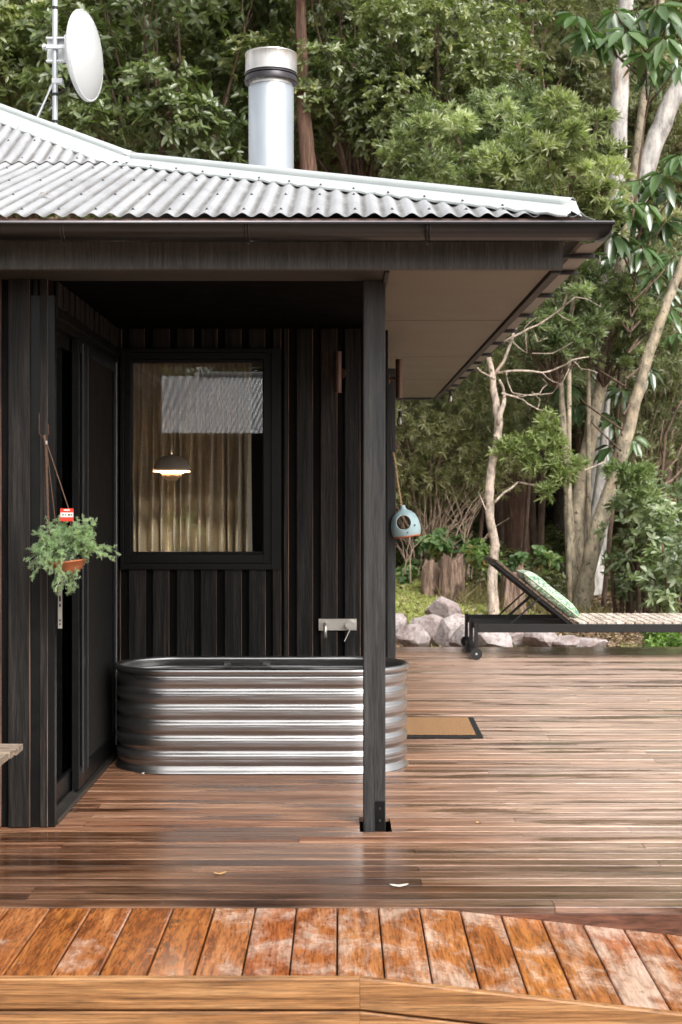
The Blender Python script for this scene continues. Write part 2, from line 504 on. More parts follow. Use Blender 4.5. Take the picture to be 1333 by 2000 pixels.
M['bark_red'] = bark('reddish_stringy_bark', [(.3, (.055, .025, .015)), (.55, (.16, .085, .055)), (.8, (.32, .19, .13))], (16, 16, 1.3), bmp=1.0)
M['bark_brown'] = bark('brown_branch_bark', [(.3, (.06, .035, .022)), (.7, (.20, .13, .09))])
M['bark_white'] = bark('smooth_white_bark', [(.3, (.36, .33, .30)), (.6, (.52, .49, .46)), (.8, (.62, .59, .56))], (3, 3, .9), stain=((.26, .13, .07), .60, .68, (4, 4, .9)), bmp=.15, rough=.6)
M['bark_speck'] = bark('speckled_pale_bark', [(.3, (.24, .19, .13)), (.55, (.38, .32, .23)), (.8, (.50, .43, .33))], (4, 4, 2), stain=((.08, .06, .04), .60, .66, (22, 22, 14)), bmp=.4)
M['bark_dead'] = bark('bleached_dead_wood', [(.3, (.34, .26, .20)), (.6, (.55, .45, .37)), (.8, (.68, .59, .50))], (6, 6, 3), stain=((.12, .07, .05), .60, .68, (14, 14, 9)), bmp=.4)
M['bark_twig'] = bark('bare_twig_bark', [(.3, (.22, .15, .10)), (.7, (.45, .34, .25))])
M['bark_dark'] = bark('dark_grey_bark', [(.3, (.05, .04, .032)), (.7, (.15, .12, .10))])
M['stump'] = bark('rotting_stump_wood', [(.3, (.09, .05, .035)), (.52, (.28, .185, .135)), (.8, (.52, .39, .31))], (26, 26, 2), stain=((.07, .04, .03), .58, .7, (6, 6, 2)), bmp=1.0)


def rock_material():
    m, nt, b = _nt('pink_grey_rock')
    v = coords(nt, (1, 1, 1))
    n = noise(nt, v, 3.0, 9, .7, .4)
    col = ramp(nt, n, [(.30, (.14, .095, .085)), (.42, (.36, .285, .265)), (.55, (.54, .475, .46)), (.74, (.68, .635, .61))])
    n2 = noise(nt, v, 22, 6, .7)
    col = mix(nt, mrange(nt, n2, .50, .66, 0, .8), col, (.22, .115, .10))
    nt.links.new(col, b.inputs['Base Color'])
    b.inputs['Roughness'].default_value = .75
    bump(nt, b, noise(nt, v, 9, 9, .7), .9, .05)
    return m


M['rock'] = rock_material()


def ground_material():
    m, nt, b = _nt('forest_floor')
    v = coords(nt, (1, 1, 1), 'POS', rnd=False)
    n = noise(nt, v, 2.2, 9, .7)
    col = ramp(nt, n, [(.3, (.08, .05, .034)), (.5, (.22, .15, .10)), (.7, (.38, .29, .21))])
    n2 = noise(nt, v, 30, 5, .7)
    col = mix(nt, mrange(nt, n2, .5, .7, 0, .6), col, (.30, .22, .15))
    nt.links.new(col, b.inputs['Base Color'])
    b.inputs['Roughness'].default_value = .95
    bump(nt, b, n2, .8, .03)
    return m


M['ground'] = ground_material()


# ------------------------------------------------------------------ helpers
def link(o, parent=None):
    COL.objects.link(o)
    if parent is not None:
        o.parent = parent
    return o


def tag(o, label=None, cat=None, group=None, kind=None):
    if label: o['label'] = label
    if cat: o['category'] = cat
    if group: o['group'] = group
    if kind: o['kind'] = kind
    return o


def empty(name, label=None, cat=None, loc=(0, 0, 0), group=None, kind=None, rot=(0, 0, 0), parent=None):
    o = bpy.data.objects.new(name, None)
    o.empty_display_size = .1
    o.location = loc
    o.rotation_euler = rot
    link(o, parent)
    return tag(o, label, cat, group, kind)


class MB:
    def __init__(s):
        s.v, s.f, s.m = [], [], []
        s.mi = 0

    def add(s, vs, fs, mi=None):
        o = len(s.v)
        s.v += [tuple(v) for v in vs]
        s.f += [tuple(o + i for i in f) for f in fs]
        s.m += [s.mi if mi is None else mi] * len(fs)

    def box(s, x0, x1, y0, y1, z0, z1, mi=None):
        vs = [(x, y, z) for z in (z0, z1) for y in (y0, y1) for x in (x0, x1)]
        s.add(vs, [(0, 2, 3, 1), (4, 5, 7, 6), (0, 1, 5, 4), (2, 6, 7, 3), (0, 4, 6, 2), (1, 3, 7, 5)], mi)

    def cbox(s, x0, x1, y0, y1, z0, z1, c=.003, axis='x', mi=None, side=None):
        """box with chamfered long edges, long axis = axis; side = material of the faces on the second profile axis"""
        ax = 'xyz'.index(axis)
        lo, hi = (x0, y0, z0), (x1, y1, z1)
        a, b = [i for i in range(3) if i != ax]
        prof = [(lo[a] + c, lo[b]), (hi[a] - c, lo[b]), (hi[a], lo[b] + c), (hi[a], hi[b] - c),
                (hi[a] - c, hi[b]), (lo[a] + c, hi[b]), (lo[a], hi[b] - c), (lo[a], lo[b] + c)]
        vs = []
        for t in (lo[ax], hi[ax]):
            for p in prof:
                q = [0, 0, 0]; q[ax] = t; q[a] = p[0]; q[b] = p[1]
                vs.append(q)
        fs = [(i, (i + 1) % 8, 8 + (i + 1) % 8, 8 + i) for i in range(8)]
        base = s.mi if mi is None else mi
        o = len(s.v)
        s.v += [tuple(v) for v in vs]
        for i, f in enumerate(fs):
            s.f.append(tuple(o + j for j in f))
            s.m.append(side if (side is not None and i in (1, 2, 3, 5, 6, 7)) else base)
        s.f.append(tuple(o + j for j in range(7, -1, -1))); s.m.append(base)
        s.f.append(tuple(o + j for j in range(8, 16))); s.m.append(base)

    def tube(s, pts, rad, n=8, cap=True, mi=None, jitter=0):
        pts = [Vector(p) for p in pts]
        if isinstance(rad, (int, float)):
            rad = [rad] * len(pts)
        vs, fs = [], []
        up = None
        for i, p in enumerate(pts):
            t = (pts[min(i + 1, len(pts) - 1)] - pts[max(i - 1, 0)])
            if t.length < 1e-9: t = Vector((0, 0, 1))
            t.normalize()
            if up is None:
                up = t.orthogonal().normalized()
            else:
                up = (up - t * up.dot(t))
                up = up.normalized() if up.length > 1e-6 else t.orthogonal().normalized()
            sd_ = t.cross(up)
            for k in range(n):
                a = 2 * math.pi * k / n
                r = rad[i] * (1 + (random.uniform(-jitter, jitter) if jitter else 0))
                vs.append(p + (up * math.cos(a) + sd_ * math.sin(a)) * r)
        for i in range(len(pts) - 1):
            for k in range(n):
                fs.append((i * n + k, i * n + (k + 1) % n, (i + 1) * n + (k + 1) % n, (i + 1) * n + k))
        if cap:
            fs.append(tuple(range(n - 1, -1, -1)))
            fs.append(tuple((len(pts) - 1) * n + k for k in range(n)))
        s.add(vs, fs, mi)

    def lathe(s, prof, c=(0, 0, 0), n=32, mi=None, closed=False):
        vs, fs = [], []
        for r, z in prof:
            for k in range(n):
                a = 2 * math.pi * k / n
                vs.append((c[0] + r * math.cos(a), c[1] + r * math.sin(a), c[2] + z))
        m_ = len(prof)
        for i in range(m_ if closed else m_ - 1):
            j = (i + 1) % m_
            for k in range(n):
                fs.append((i * n + k, i * n + (k + 1) % n, j * n + (k + 1) % n, j * n + k))
        s.add(vs, fs, mi)

    def extrude(s, prof, axis, t0, t1, mi=None, cap=True):
        """prof: closed list of (a,b) in the two other axes"""
        ax = 'xyz'.index(axis)
        a, b = [i for i in range(3) if i != ax]
        vs = []
        n = len(prof)
        for t in (t0, t1):
            for p in prof:
                q = [0, 0, 0]; q[ax] = t; q[a] = p[0]; q[b] = p[1]; vs.append(q)
        fs = [(i, (i + 1) % n, n + (i + 1) % n, n + i) for i in range(n)]
        if cap:
            fs += [tuple(range(n - 1, -1, -1)), tuple(range(n, 2 * n))]
        s.add(vs, fs, mi)

    def build(s, name, mats, parent=None, smooth=False, loc=None, rot=None, angle=None):
        me = bpy.data.meshes.new(name)
        me.from_pydata(s.v, [], s.f)
        if not isinstance(mats, (list, tuple)):
            mats = [mats]
        for m in mats:
            me.materials.append(m)
        me.polygons.foreach_set('material_index', s.m)
        bm = bmesh.new(); bm.from_mesh(me)
        bmesh.ops.recalc_face_normals(bm, faces=bm.faces)
        bm.to_mesh(me); bm.free()
        if smooth or angle:
            me.polygons.foreach_set('use_smooth', [True] * len(me.polygons))
            if angle:
                me.set_sharp_from_angle(angle=R(angle))
        me.update()
        o = bpy.data.objects.new(name, me)
        if loc is not None: o.location = loc
        if rot is not None: o.rotation_euler = rot
        return link(o, parent)


def copy_tree(o, parent=None):
    c = o.copy(); COL.objects.link(c)
    c.parent = parent
    for ch in o.children:
        copy_tree(ch, c)
    return c


def clip(name, mats, parent, *boxes, **kw):
    b = MB()
    for q in boxes: b.box(*q)
    return b.build(name, mats, parent, **kw)


# ------------------------------------------------------------------ ground
def sstep(a, b, x):
    t = np.clip((x - a) / (b - a), 0, 1)
    return t * t * (3 - 2 * t)


def ground_h(x, y):
    x = np.asarray(x, float); y = np.asarray(y, float)
    h = -.55 + .37 * sstep(13.6, 14.6, y)
    h = h + .45 * sstep(14.4, 19.5, y) * sstep(3.2, .9, x)
    h = h + .09 * sstep(16, 20, y)
    h = h + .10 * np.clip(y - 21, 0, 13) + .64 * np.clip(y - 34, 0, 60)
    h = h + .05 * np.sin(x * 1.7 + y * .6) * np.sin(y * 1.1 - x * .4) * sstep(14.5, 16, y)
    return h


def gh(x, y):
    return float(ground_h(x, y))


xs = np.concatenate([np.linspace(-90, -9, 18), np.linspace(-8, 10, 73), np.linspace(11, 90, 18)])
ys = np.concatenate([np.linspace(-90, 12, 14), np.linspace(12.6, 26, 68), np.linspace(27, 130, 45)])
gx, gy = np.meshgrid(xs, ys)
gz = ground_h(gx, gy)
nx, ny = len(xs), len(ys)
me = bpy.data.meshes.new('ground')
me.from_pydata(np.stack([gx.ravel(), gy.ravel(), gz.ravel()], 1).tolist(), [],
               [(j * nx + i, j * nx + i + 1, (j + 1) * nx + i + 1, (j + 1) * nx + i) for j in range(ny - 1) for i in range(nx - 1)])
me.materials.append(M['ground'])
me.polygons.foreach_set('use_smooth', [True] * len(me.polygons))
tag(link(bpy.data.objects.new('ground', me)), kind='structure')

# ------------------------------------------------------------------ upper deck
DX0, DX1, DY0, DY1 = -4.2, 6.0, 4.985, 13.94
b = MB()
for x in np.arange(DX0 + .1, DX1, .475):
    b.box(x - .022, x + .022, DY0 + .03, DY1 - .02, -.17, -.024)
b.box(DX0, DX1, DY1 - .018, DY1, -.20, -.024)
deck = tag(b.build('deck', M['riser']), kind='structure')
# shared unit board (1 m long, scaled in x): rounded top edges
b = MB()
bw, bt = .0888, .022
prof = [(0, -bt), (bw, -bt), (bw, -.0035), (bw - .0012, -.0010), (bw - .0038, 0), (.0038, 0), (.0012, -.0010), (0, -.0035)]
b.extrude(prof, 'x', 0, 1)
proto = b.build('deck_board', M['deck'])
BOARD = proto.data
bpy.data.objects.remove(proto)
rb = random.Random(3)
pitch = .0950
row, y = 0, DY0
fixed = {0: .755, 3: .305, 5: .305, 6: 1.255, 9: 1.255, 12: 1.255}
POSTHOLE = (.088, .224, 6.20, 6.36)
nb = 0
while y + bw < DY1 + .01:
    j = [DX0]
    x = DX0 + rb.choice([1.2, 1.9, 2.6, 3.1])
    if row in fixed:
        j.append(fixed[row] - rb.choice([2.4, 2.85])); j.append(fixed[row]); j.append(fixed[row] + rb.choice([2.4, 2.85]))
        j = sorted(k for k in j if DX0 <= k < DX1)
    else:
        k = round((x + .17) / .475) * .475 - .17
        while k < DX1 - .5:
            j.append(k)
            k += rb.choice([2.85, 3.325, 3.8, 4.275])
    j.append(DX1)
    segs = []
    for a, c in zip(j[:-1], j[1:]):
        # notch round the post
        if y < POSTHOLE[3] and y + bw > POSTHOLE[2] and a < POSTHOLE[0] and c > POSTHOLE[1]:
            segs += [(a, POSTHOLE[0]), (POSTHOLE[1], c)]
        else:
            segs.append((a, c))
    for a, c in segs:
        o = bpy.data.objects.new('deck_board', BOARD)
        o.location = (a + .0012, y, rb.uniform(-.0012, .0012))
        o.scale = (c - a - .0024, 1, 1)
        o.rotation_euler = (0, 0, 0)
        link(o, deck)
        nb += 1
    row += 1
    y += pitch
DECK_END = y
print('deck boards', nb)
# riser boards under the deck's front edge
b = MB(); b.cbox(DX0, 1.232, DY0 - .004, DY0 + .018, -.20, -.0225, .002, 'x'); b.build('riser_board', M['riser'], deck)
b = MB(); b.cbox(1.236, DX1, DY0 - .004, DY0 + .018, -.20, -.0225, .002, 'x'); b.build('riser_board', M['riser'], deck)


# ------------------------------------------------------------------ ramp in the foreground
def rz(x, y):
    t = (y - 4.23) / (4.98 - 4.23)
    fold = .06 + .27 * t
    return -.003 - .112 * max(0.0, x - fold)


RY0, RY1 = 4.262, 4.978
b = MB()
for x in (-1.9, -1.4, -.9, -.4, .1, .6, 1.1, 1.6, 2.1):
    z = rz(x, 4.6) - .034
    b.box(x - .02, x + .02, RY0 + .02, RY1 - .02, z - .12, z)
rampo = tag(b.build('ramp', M['rim']), kind='structure')
rb = random.Random(11)
x = -2.05 + .036
while x < 2.3:
    w = .1375
    g = .0016
    vs = []
    yy0, yy1 = RY0, RY1
    c = .004
    nseg = 6
    for i in range(nseg + 1):
        yy = yy0 + (yy1 - yy0) * i / nseg
        zl, zr = rz(x, yy), rz(x + w, yy)
        for (u, d) in ((0, -.028), (1, -.028), (1, -c), (1 - c / w, 0), (c / w, 0), (0, -c)):
            vs.append((x + w * u, yy, zl + (zr - zl) * u + d))
    fs = []
    for i in range(nseg):
        for k in range(6):
            fs.append((i * 6 + k, i * 6 + (k + 1) % 6, (i + 1) * 6 + (k + 1) % 6, (i + 1) * 6 + k))
    fs += [(0, 5, 4, 3, 2, 1), tuple(nseg * 6 + k for k in range(6))]
    b = MB(); b.add(vs, fs)
    b.build('ramp_board', M['ramp'], rampo)
    x += .1435


def rim_board(x0, x1, ztop_off, h, y0, y1):
    b = MB()
    c = .0045
    vs = []
    for xx in (x0, x1):
        z = rz(xx, 4.23) + ztop_off
        for (yy, zz) in ((y0 + c, z), (y1, z), (y1, z - h), (y0 + c, z - h), (y0, z - h + c), (y0, z - c)):
            vs.append((xx, yy, zz))
    fs = [(k, (k + 1) % 6, 6 + (k + 1) % 6, 6 + k) for k in range(6)] + [(5, 4, 3, 2, 1, 0), (6, 7, 8, 9, 10, 11)]
    b.add(vs, fs)
    return b.build('edge_board', M['rim'], rampo)


rim_board(-2.2, .0595, .004, .094, 4.232, 4.259)
rim_board(.0605, 2.4, .004, .094, 4.232, 4.259)
rim_board(-2.2, .0595, -.096, .11, 4.232, 4.259)
rim_board(.0605, 2.4, -.096, .11, 4.232, 4.259)

# ------------------------------------------------------------------ house
house = empty('house', 'black timber-clad cabin with a corrugated metal hip roof beside the wet deck', 'house', (0, 8, 0))


def hpart(name):
    return name


def hp(o):
    return o


HOFF = Vector((0, 8, 0))


def hbuild(b, name, mats, parent=None, **kw):
    """build in world coordinates as child of the house (or a house part at its origin)"""
    o = b.build(name, mats, None, **kw)
    if parent is None:
        o.parent = house
        o.location = o.location - HOFF
    else:
        o.parent = parent
    return o


WY = 8.05            # face of the recessed window wall's backing
ZS = 2.397           # soffit level


def clad_x(parent, x0, x1, yface, z0, z1, seed, bw=.093, pitch=.1355, proud=.020, first=None):
    """proud vertical boards on a wall that faces -Y"""
    r = random.Random(seed)
    x = x0 if first is None else first
    while x < x1 - .02:
        xe = min(x + bw + r.uniform(-.004, .004), x1)
        b = MB()
        b.cbox(max(x, x0), xe, yface - proud - r.uniform(0, .004), yface - .0005, z0, z1, .0025, 'z', mi=0)
        # raw right-hand edge
        for k in (2, 1):
            b.m[k] = 1
        hbuild(b, 'cladding_board', [M['char'], M['charedge']], parent)
        x += pitch


def clad_y(parent, xface, y0, y1, z0, z1, seed, proud=.020, sign=1, bw=.093, pitch=.1355):
    r = random.Random(seed)
    y = y0
    while y < y1 - .02:
        ye = min(y + bw, y1)
        b = MB()
        a, c = sorted((xface + sign * .0005, xface + sign * (proud + r.uniform(0, .004))))
        b.cbox(a, c, y, ye, z0, z1, .0025, 'z')
        hbuild(b, 'cladding_board', [M['char']], parent)
        y += pitch


# window wall (faces the camera): backing with the window opening
WX0, WX1, WZ0, WZ1 = -1.215, -.345, 1.052, 2.270     # opening
XL, XR = -1.25, .262
b = MB()
b.box(XL - .10, WX0, WY, WY + .09, 0, ZS + .1)
b.box(WX1, XR, WY, WY + .09, 0, ZS + .1)
b.box(WX0, WX1, WY, WY + .09, 0, WZ0)
b.box(WX0, WX1, WY, WY + .09, WZ1, ZS + .1)
wall = hbuild(b, 'window_wall', M['backing'])
wall.data.name = 'window_wall'
edges0 = (285 - 664) / 345.0 - .093
clad_x(wall, -1.247, WX1 + .014, WY, .004, WZ0 - .012, 1, first=edges0 - .1355)
clad_x(wall, -1.247, WX1 + .014, WY, WZ1 + .012, ZS, 2, first=edges0 - .1355)
clad_x(wall, WX1 + .03, XR, WY, .004, ZS, 3, first=edges0 - .1355 + .1355 * 7)

# left front wall (faces the camera, nearer)
LY = 6.215
b = MB()
b.box(-4.2, -1.268, LY, LY + .09, 0, ZS + .1)
wall2 = hbuild(b, 'front_wall', M['backing'])
for (p0, p1, d) in ((-64, 4, .022), (19, 61, .026), (66, 74, .010), (80, 95, .018)):
    b = MB()
    b.cbox((p0 - 664) * LY / F, (p1 - 664) * LY / F, LY - d, LY - .0005, .004, ZS, .002, 'z')
    b.m[1] = b.m[2] = 1
    hbuild(b, 'cladding_board', [M['char'], M['charedge']], wall2)
x = (-64 - 664) * LY / F - .1355
while x > -4.2:
    b = MB(); b.cbox(x, x + .1, LY - .02, LY - .0005, .004, ZS, .002, 'z')
    hbuild(b, 'cladding_board', [M['char']], wall2)
    x -= .1355

# glazed door wall (faces +X)
DXF = -1.25
b = MB()
b.box(-1.36, DXF - .012, LY + .09, WY, 2.275, ZS + .1)         # lintel
wall3 = hbuild(b, 'door_wall', M['blacksheet'])
clad_y(wall3, DXF - .012, LY + .10, WY - .02, 2.285, ZS, 5, proud=.012)
dn = empty('sliding_door', None, None, parent=None)
dn.parent = house; dn.location = (0, 0, 0)
door = dn


def dbuild(b, name, mats, **kw):
    o = b.build(name, mats, None, **kw)
    o.parent = door
    o.location = o.location - HOFF
    return o


b = MB()
b.cbox(-1.35, -1.243, LY - .012, LY + .032, .0, 2.32, .002, 'z')           # near jamb at the corner
b.cbox(-1.35, -1.246, WY - .062, WY - .022, .0, 2.275, .002, 'z')
b.cbox(-1.35, -1.240, LY + .034, WY - .024, 2.235, 2.275, .002, 'y')
b.box(-1.345, -1.262, LY + .034, WY - .064, 2.205, 2.2349)
dbuild(b, 'door_frame', M['alu'])
b = MB()
b.cbox(-1.35, -1.236, LY + .034, WY - .024, .001, .024, .002, 'y')
b.box(-1.285, -1.280, LY + .036, WY - .064, .0241, .034)
b.box(-1.318, -1.313, LY + .036, WY - .064, .0241, .034)
dbuild(b, 'door_track', M['track'])


STRIPS = ((-1.2525, 6.93, .1, 2.19, .08), (-1.2520, 7.06, .1, 2.19, .06), (-1.2505, 7.955, .06, 2.2, .30), (-1.2925, 6.32, .1, 2.1, .06))


def door_leaf(xc, y0, y1, t=.034, st=.062, pane='doorglass'):
    b = MB()
    z0, z1 = .035, 2.204
    b.cbox(xc - t / 2, xc + t / 2, y0, y0 + st, z0, z1, .002, 'z')
    b.cbox(xc - t / 2, xc + t / 2, y1 - st, y1, z0, z1, .002, 'z')
    b.box(xc - t / 2, xc + t / 2, y0 + st, y1 - st, z0, z0 + .09)
    b.box(xc - t / 2, xc + t / 2, y0 + st, y1 - st, z1 - .06, z1)
    leaf = dbuild(b, 'door_leaf', M['alu'])
    g = MB(); g.box(xc - .003, xc + .003, y0 + st, y1 - st, z0 + .09, z1 - .06)
    g_ = g.build('screen_panel' if pane == 'blind' else 'glass_pane', M[pane], leaf)
    return leaf


l1 = door_leaf(-1.272, 7.02, WY - .066, pane='blind')
l2 = door_leaf(-1.314, LY + .036, 7.10)
l3 = door_leaf(-1.272, 6.84, 7.015, st=.03)
# brushed aluminium edge strips, each in its own grey
for (xx, yy, z0, z1, cc) in STRIPS:
    b = MB(); b.cbox(xx - .003, xx + .004, yy, yy + .012, z0, z1, .001, 'z')
    dbuild(b, 'edge_strip', plain('satin_edge_strip', (cc, cc, cc * 1.05), .4, .5))
# zinc lock strip with slots on the jamb
b = MB()
zx0, zx1 = (113 - 664) * 6.19 / F, (121 - 664) * 6.19 / F
b.box(zx0, zx1, LY - .018, LY - .0125, .868, 1.13)
strip = dbuild(b, 'lock_strip', M['silver_strip'])
for z0_, z1_ in ((.884, .890), (.900, .907), (.986, 1.010), (.962, .975), (1.06, 1.07)):
    b = MB()
    b.box((zx0 + zx1) / 2 - .004, (zx0 + zx1) / 2 + .004, LY - .0195, LY - .0185, z0_, z1_)
    sl = b.build('slot', M['tape'], strip); sl.location = (0, 0, 0)

# window: frame, sash, pane
win = empty('window'); win.parent = house


def wbuild(b, name, mats, **kw):
    o = b.build(name, mats, None, **kw)
    o.parent = win
    o.location = o.location - HOFF
    return o


def frame_boxes(b, x0, x1, z0, z1, y0, y1, l, r, bo, t):
    b.cbox(x0, x0 + l, y0, y1, z0, z1, .0015, 'z')
    b.cbox(x1 - r, x1, y0, y1, z0, z1, .0015, 'z')
    b.cbox(x0 + l, x1 - r, y0, y1, z0, z0 + bo, .0015, 'x')
    b.cbox(x0 + l, x1 - r, y0, y1, z1 - t, z1, .0015, 'x')


b = MB(); frame_boxes(b, -1.236, -.330, 1.038, 2.284, 8.006, 8.115, .022, .055, .035, .022); wbuild(b, 'outer_frame', M['alu'])
b = MB(); frame_boxes(b, -1.213, -.386, 1.074, 2.261, 8.024, 8.10, .034, .044, .050, .035); wbuild(b, 'sash', M['alu'])
b = MB(); frame_boxes(b, -1.178, -.431, 1.125, 2.225, 8.050, 8.09, .006, .006, .012, .018); wbuild(b, 'glazing_bead', M['alu'])
b = MB(); b.box(-1.172, -.437, 8.066, 8.072, 1.137, 2.207); wbuild(b, 'glass_pane', M['glass'])

# right-hand side wall with glazed door, a window added for daylight inside, and the projecting corner fin
b = MB()
b.box(XR - .09, XR, WY + .09, 8.46, 0, ZS + .1)
b.box(XR - .09, XR, 8.46, 9.34, 2.10, ZS + .1)
b.box(XR - .09, XR, 9.34, 9.62, 0, ZS + .1)
b.box(XR - .09, XR, 9.62, 12.2, 2.15, ZS + .1)
b.box(XR - .09, XR, 9.62, 12.2, 0, .25)
b.box(XR - .09, XR, 12.2, 13.2, 0, ZS + .1)
b.box(-4.2, XR, 13.11, 13.2, 0, ZS + .1)
side = hbuild(b, 'side_wall', M['blacksheet'])
clad_y(side, XR, WY + .02, 8.44, .004, ZS, 8, proud=.012)
clad_y(side, XR, 12.22, 13.18, .004, ZS, 9)
b = MB()
b.cbox(.2625, .3685, 9.385, 9.425, 0.001, 2.30, .003, 'z'); b.m[0] = 0
fin = hbuild(b, 'door_fin', M['post'])
sdoor = empty('side_door'); sdoor.parent = house
b = MB(); 
for q in ((XR - .07, XR - .03, 8.46, 8.54, 0.001, 2.10), (XR - .07, XR - .03, 9.26, 9.34, 0.001, 2.10), (XR - .07, XR - .03, 8.54, 9.26, 0.001, .10), (XR - .07, XR - .03, 8.54, 9.26, 2.02, 2.10)): b.box(*q)
o = b.build('door_frame', M['alu']); o.parent = sdoor; o.location = -HOFF
b = MB(); b.box(XR - .053, XR - .047, 8.54, 9.26, .10, 2.02)
o = b.build('glass_pane', M['doorglass']); o.parent = sdoor; o.location = -HOFF
added_swin = empty('window'); added_swin.parent = house  # unseen side window, added to let daylight onto the curtain
b = MB()
for q in ((XR - .07, XR - .03, 9.62, 9.68, .25, 2.15), (XR - .07, XR - .03, 12.14, 12.2, .25, 2.15), (XR - .07, XR - .03, 10.88, 10.94, .25, 2.15), (XR - .07, XR - .03, 9.68, 10.88, .25, .31), (XR - .07, XR - .03, 10.94, 12.14, .25, .31),
          (XR - .07, XR - .03, 9.68, 10.88, 2.09, 2.15), (XR - .07, XR - .03, 10.94, 12.14, 2.09, 2.15)): b.box(*q)
o = b.build('added_window_frame', M['alu']); o.parent = added_swin; o.location = -HOFF
b = MB(); b.box(XR - .053, XR - .047, 9.68, 10.88, .31, 2.09); b.box(XR - .053, XR - .047, 10.94, 12.14, .31, 2.09)
o = b.build('glass_pane', M['doorglass']); o.parent = added_swin; o.location = -HOFF

# interior: lining, floor, ceiling, back and left walls
b = MB()
b.box(-4.2, XR - .09, LY + .09, 13.11, 2.42, 2.45)
b.box(-4.15, -4.1, LY + .09, 13.11, 0.0, 2.42)
b.box(-4.1, XR - .09, 13.06, 13.11, 0.0, 2.42)
hbuild(b, 'interior_lining', M['interior'])
b = MB(); b.box(-4.1, -1.36, LY + .09, WY + .09, .0015, .012); b.box(-4.1, XR - .09, WY + .0901, 13.06, .0015, .012)
hbuild(b, 'interior_floor', M['floor_in'])

# porch lining (black) and beige soffit panels
b = MB(); b.box(DXF - .012, .205, 6.275, WY, ZS + .012, ZS + .03)
hbuild(b, 'porch_ceiling', M['blacksheet'])
b = MB()
for y0, y1 in ((5.962, 6.255),):
    b.cbox(-4.2, .205, y0, y1, ZS - .006, ZS + .008, .002, 'x')
hbuild(b, 'front_soffit_strip', plain('shaded_soffit_brown', (.030, .026, .020), .6, 0, .2, 4))  # front strip of the beige soffit, shade put into its dark colour
ys_ = [5.962, 7.63, 9.55, 11.3, 13.28]
for y0, y1 in zip(ys_[:-1], ys_[1:]):
    b = MB(); b.cbox(.2085, .886, y0 + .008, y1 - .008, ZS - .004, ZS + .008, .003, 'y')
    hbuild(b, 'soffit_panel', M['soffit'])
b = MB(); b.box(.2086, .885, 5.97, 13.27, ZS + .009, ZS + .02); hbuild(b, 'soffit_backing', M['blacksheet'])
b = MB(); b.cbox(.19, .2075, 5.963, 8.0, ZS - .018, ZS - .0065, .002, 'y'); hbuild(b, 'cover_batten', M['post'])
# beam, side fascia
b = MB(); b.cbox(-4.2, .929, 5.918, 5.960, 2.388, 2.505, .003, 'x'); hbuild(b, 'fascia_beam', M['beam'])
b = MB(); b.cbox(.888, .927, 5.9615, 13.33, 2.378, 2.50, .002, 'y'); hbuild(b, 'side_fascia', M['post'])
b = MB(); b.cbox(-4.2, .8875, 13.29, 13.33, 2.378, 2.50, .002, 'x'); hbuild(b, 'rear_fascia', M['post'])
# post with bolt plate
b = MB(); b.cbox(.1035, .2005, 6.232, 6.332, -.10, ZS - .007, .004, 'z'); post = hbuild(b, 'post', M['post'])
b = MB(); b.cbox((734 - 664) * 6.23 / F, (752 - 664) * 6.23 / F, 6.225, 6.2318, -.02, .108, .001, 'z')
pl = b.build('base_plate', M['alu'], post)
for z in (.025, .078):
    b = MB(); b.tube([(.176, 6.2249, z), (.176, 6.217, z)], .006, 6); b.build('bolt', M['galv' if False else 'track'], post)


# ---- gutters
def gutter_prof(n=9, r=.058):
    """half-round-ish: list of (outward, z) from back top to lip, with lip bead"""
    pts = [(-.058, .0)]
    for i in range(n + 1):
        a = math.pi + math.pi * i / n
        pts.append((math.cos(a) * r, math.sin(a) * r * .98))
    pts += [(.060, .006), (.066, .007), (.066, -.003)]
    return pts


gp = gutter_prof()
b = MB()
vs, fs = [], []
GZ, GY = 2.527, 5.722
for xx, mit in ((-4.2, 0), (1.03, 1)):
    for (u, z) in gp:
        vs.append((xx + (u if mit else 0), GY - u, GZ + z))
ng = len(gp)
fs = [(i, i + 1, ng + i + 1, ng + i) for i in range(ng - 1)]
b.add(vs, fs)
g1 = hbuild(b, 'front_gutter', M['gutterfront'], smooth=True)
b = MB(); b.tube([(-4.2, GY - .064, GZ + .0075), (1.03 + .064, GY - .064, GZ + .0075)], .0036, 8); b.build('gutter_bead', plain('gutter_bead_highlight', (.32, .30, .33), .3, .5), g1, smooth=True)  # sky highlight along the lip put into the bead's pale colour
m = g1.modifiers.new('s', 'SOLIDIFY'); m.thickness = .0015
b = MB()
vs = []
sp = [(-.055, 0), (-.055, -.052), (-.045, -.062), (.030, -.062), (.052, -.040), (.060, .006), (.066, .007), (.066, -.003)]
for yy, mit in ((GY, 1), (13.35, 0)):
    for (u, z) in sp:
        vs.append((1.03 + u, yy - (u if mit else 0), GZ + z))
ng = len(sp)
b.add(vs, [(i, i + 1, ng + i + 1, ng + i) for i in range(ng - 1)])
g2 = hbuild(b, 'side_gutter', M['gutterunder'])
m = g2.modifiers.new('s', 'SOLIDIFY'); m.thickness = .0015
for px in (120, 483, 838, -243):
    x = (px - 664) * 5.66 / F
    b = MB()
    ring = [(x, GY - math.cos(a) * -.0605 * 1, GZ - .0605 * math.sin(a)) for a in [i * math.pi / 10 for i in range(0, 11)]]
    for dx in (-.006, .006):
        b.tube([(p[0] + dx, p[1], p[2]) for p in ring], .0022, 5)
    b.box(x - .007, x + .007, GY - .062, GY + .05, GZ + .006, GZ + .0085)
    b.tube([(x, GY + .01, GZ - .063), (x, GY + .01, GZ - .071)], .005, 6)
    b.build('gutter_clip', M['track'], g1)
y = 5.99
